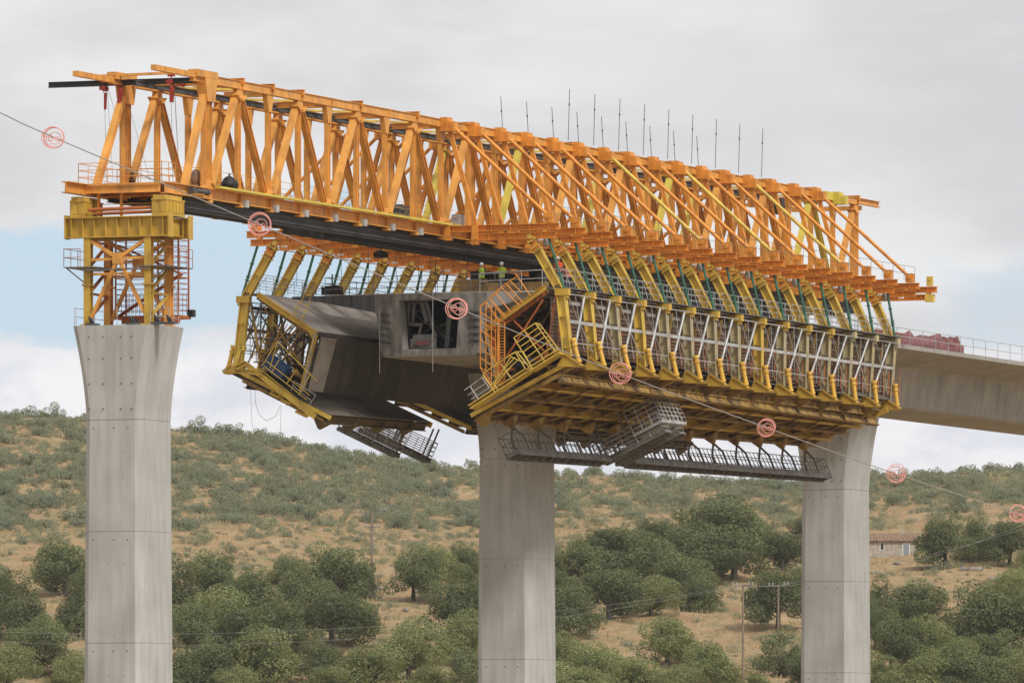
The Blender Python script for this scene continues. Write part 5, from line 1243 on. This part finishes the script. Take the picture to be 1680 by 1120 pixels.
m = MB(); c = hp(1481, 873, 2.5); m.box2((c.x-.35, c.y-.3, c.z-.6), (c.x+.35, c.y+.3, c.z+.25)); m.beam(c+V((-.35, 0, .25)), c+V((0, 0, .65)), .1, .08); m.beam(c+V((.35, 0, .25)), c+V((0, 0, .65)), .1, .08); m.build('chimney', ST_, th)

# ------------------------------------------------------------------ utility poles and wires
WP = mat('weathered_pole_wood', (.24, .18, .13), .85, var=.2)
def pole(px, ytop, ybase, label, arms, r=.14):
    g_ = ground_at(px, ybase); mpp = g_.y/F; zt = (YH-ytop)*mpp
    th = thing('utility_pole', g_, label, 'utility pole', 'wooden utility poles', frame='W')
    m = MB(); m.tube(g_-V((0, 0, .5)), V((g_.x, g_.y, zt)), r*1.25, 8, r); m.build('mast', WP, th)
    for (dy, w, tilt) in arms:
        m = MB(); z = zt-dy*mpp; m.beam((g_.x-w*mpp, g_.y-.1, z-tilt*mpp), (g_.x+w*mpp, g_.y-.1, z+tilt*mpp), .1, .12); 
        ca_o = m.build('crossarm', GD, th)
        m = MB()
        for q in (-.95, -.6, .6, .95): c = V((g_.x+w*mpp*q, g_.y-.1, z+tilt*mpp*q)); m.tube(c, c+V((0, 0, .28)), .07, 6); m.ball(c+V((0, 0, .3)), .1, 6, 5)
        m.build('insulators', GR, ca_o)
    return g_, zt
p1 = pole(610, 838, 975, 'tall wooden pole with two crossarms in the clearing left of the middle pier', ((1, 24, 1.5), (26, 14, -1)))
p2 = pole(1219, 958, 1125, 'left wooden pole of the pair in the clearing left of the right pier', ((2, 16, 1),), .12)
p3 = pole(1277, 958, 1045, 'right wooden pole of the pair in the clearing left of the right pier', ((2, 16, 1),), .12)
m = MB(); m.beam(V((p2[0].x, p2[0].y-.1, p2[1]-.25)), V((p3[0].x, p3[0].y-.1, p3[1]-.25)), .1, .12)
tag(m.build('cross_bar', GD, frame='W', base=V((p2[0].x, p2[0].y, p2[1]))), 'grey bar linking the tops of the paired wooden poles', 'crossbar')
WR = mat('power_wire', (.24, .235, .23), .6, var=.1)
def wire(a, b_, sag, label, r=.016):
    m = MB(); a, b_ = V(a), V(b_); pts = [a.lerp(b_, i/24)-V((0, 0, sag*4*(i/24)*(1-i/24))) for i in range(25)]; m.path(pts, r, 4)
    tag(m.build('power_line', WR, frame='W', base=a), label, 'power line', 'power lines over the oaks')
def fpx(px, py, y): return V(((px-840)/F*y, y, (YH-py)/F*y))
wire(fpx(1219, 960, 1040), fpx(-30, 1035, 1000), 2.2, 'upper thin power line running left from the paired poles')
wire(fpx(1219, 960, 1041), fpx(-30, 1050, 1000), 2.9, 'lower thin power line running left from the paired poles')
wire(fpx(1277, 960, 1040), fpx(1720, 855, 1100), .6, 'upper power line running right from the paired poles')
wire(fpx(1277, 962, 1041), fpx(1720, 842, 1100), 1.4, 'lower power line running right from the paired poles')

# ------------------------------------------------------------------ air between the valley and the hill
m = MB(); m.box2((-3100, -320, -60), (3100, 4600, 110)); hz = m.build('haze', [], frame='W', base=(0, 0, 0)); tag(hz, kind='stuff')
hm = bpy.data.materials.new('haze_air'); hm.use_nodes = True; n = hm.node_tree.nodes; n.remove(n['Principled BSDF']); pv = n.new('ShaderNodeVolumePrincipled')
pv.inputs['Color'].default_value = (.86, .90, .95, 1); pv.inputs['Density'].default_value = .00004; pv.inputs['Anisotropy'].default_value = .2
hm.node_tree.links.new(pv.outputs[0], n['Material Output'].inputs['Volume']); hz.data.materials.append(hm)
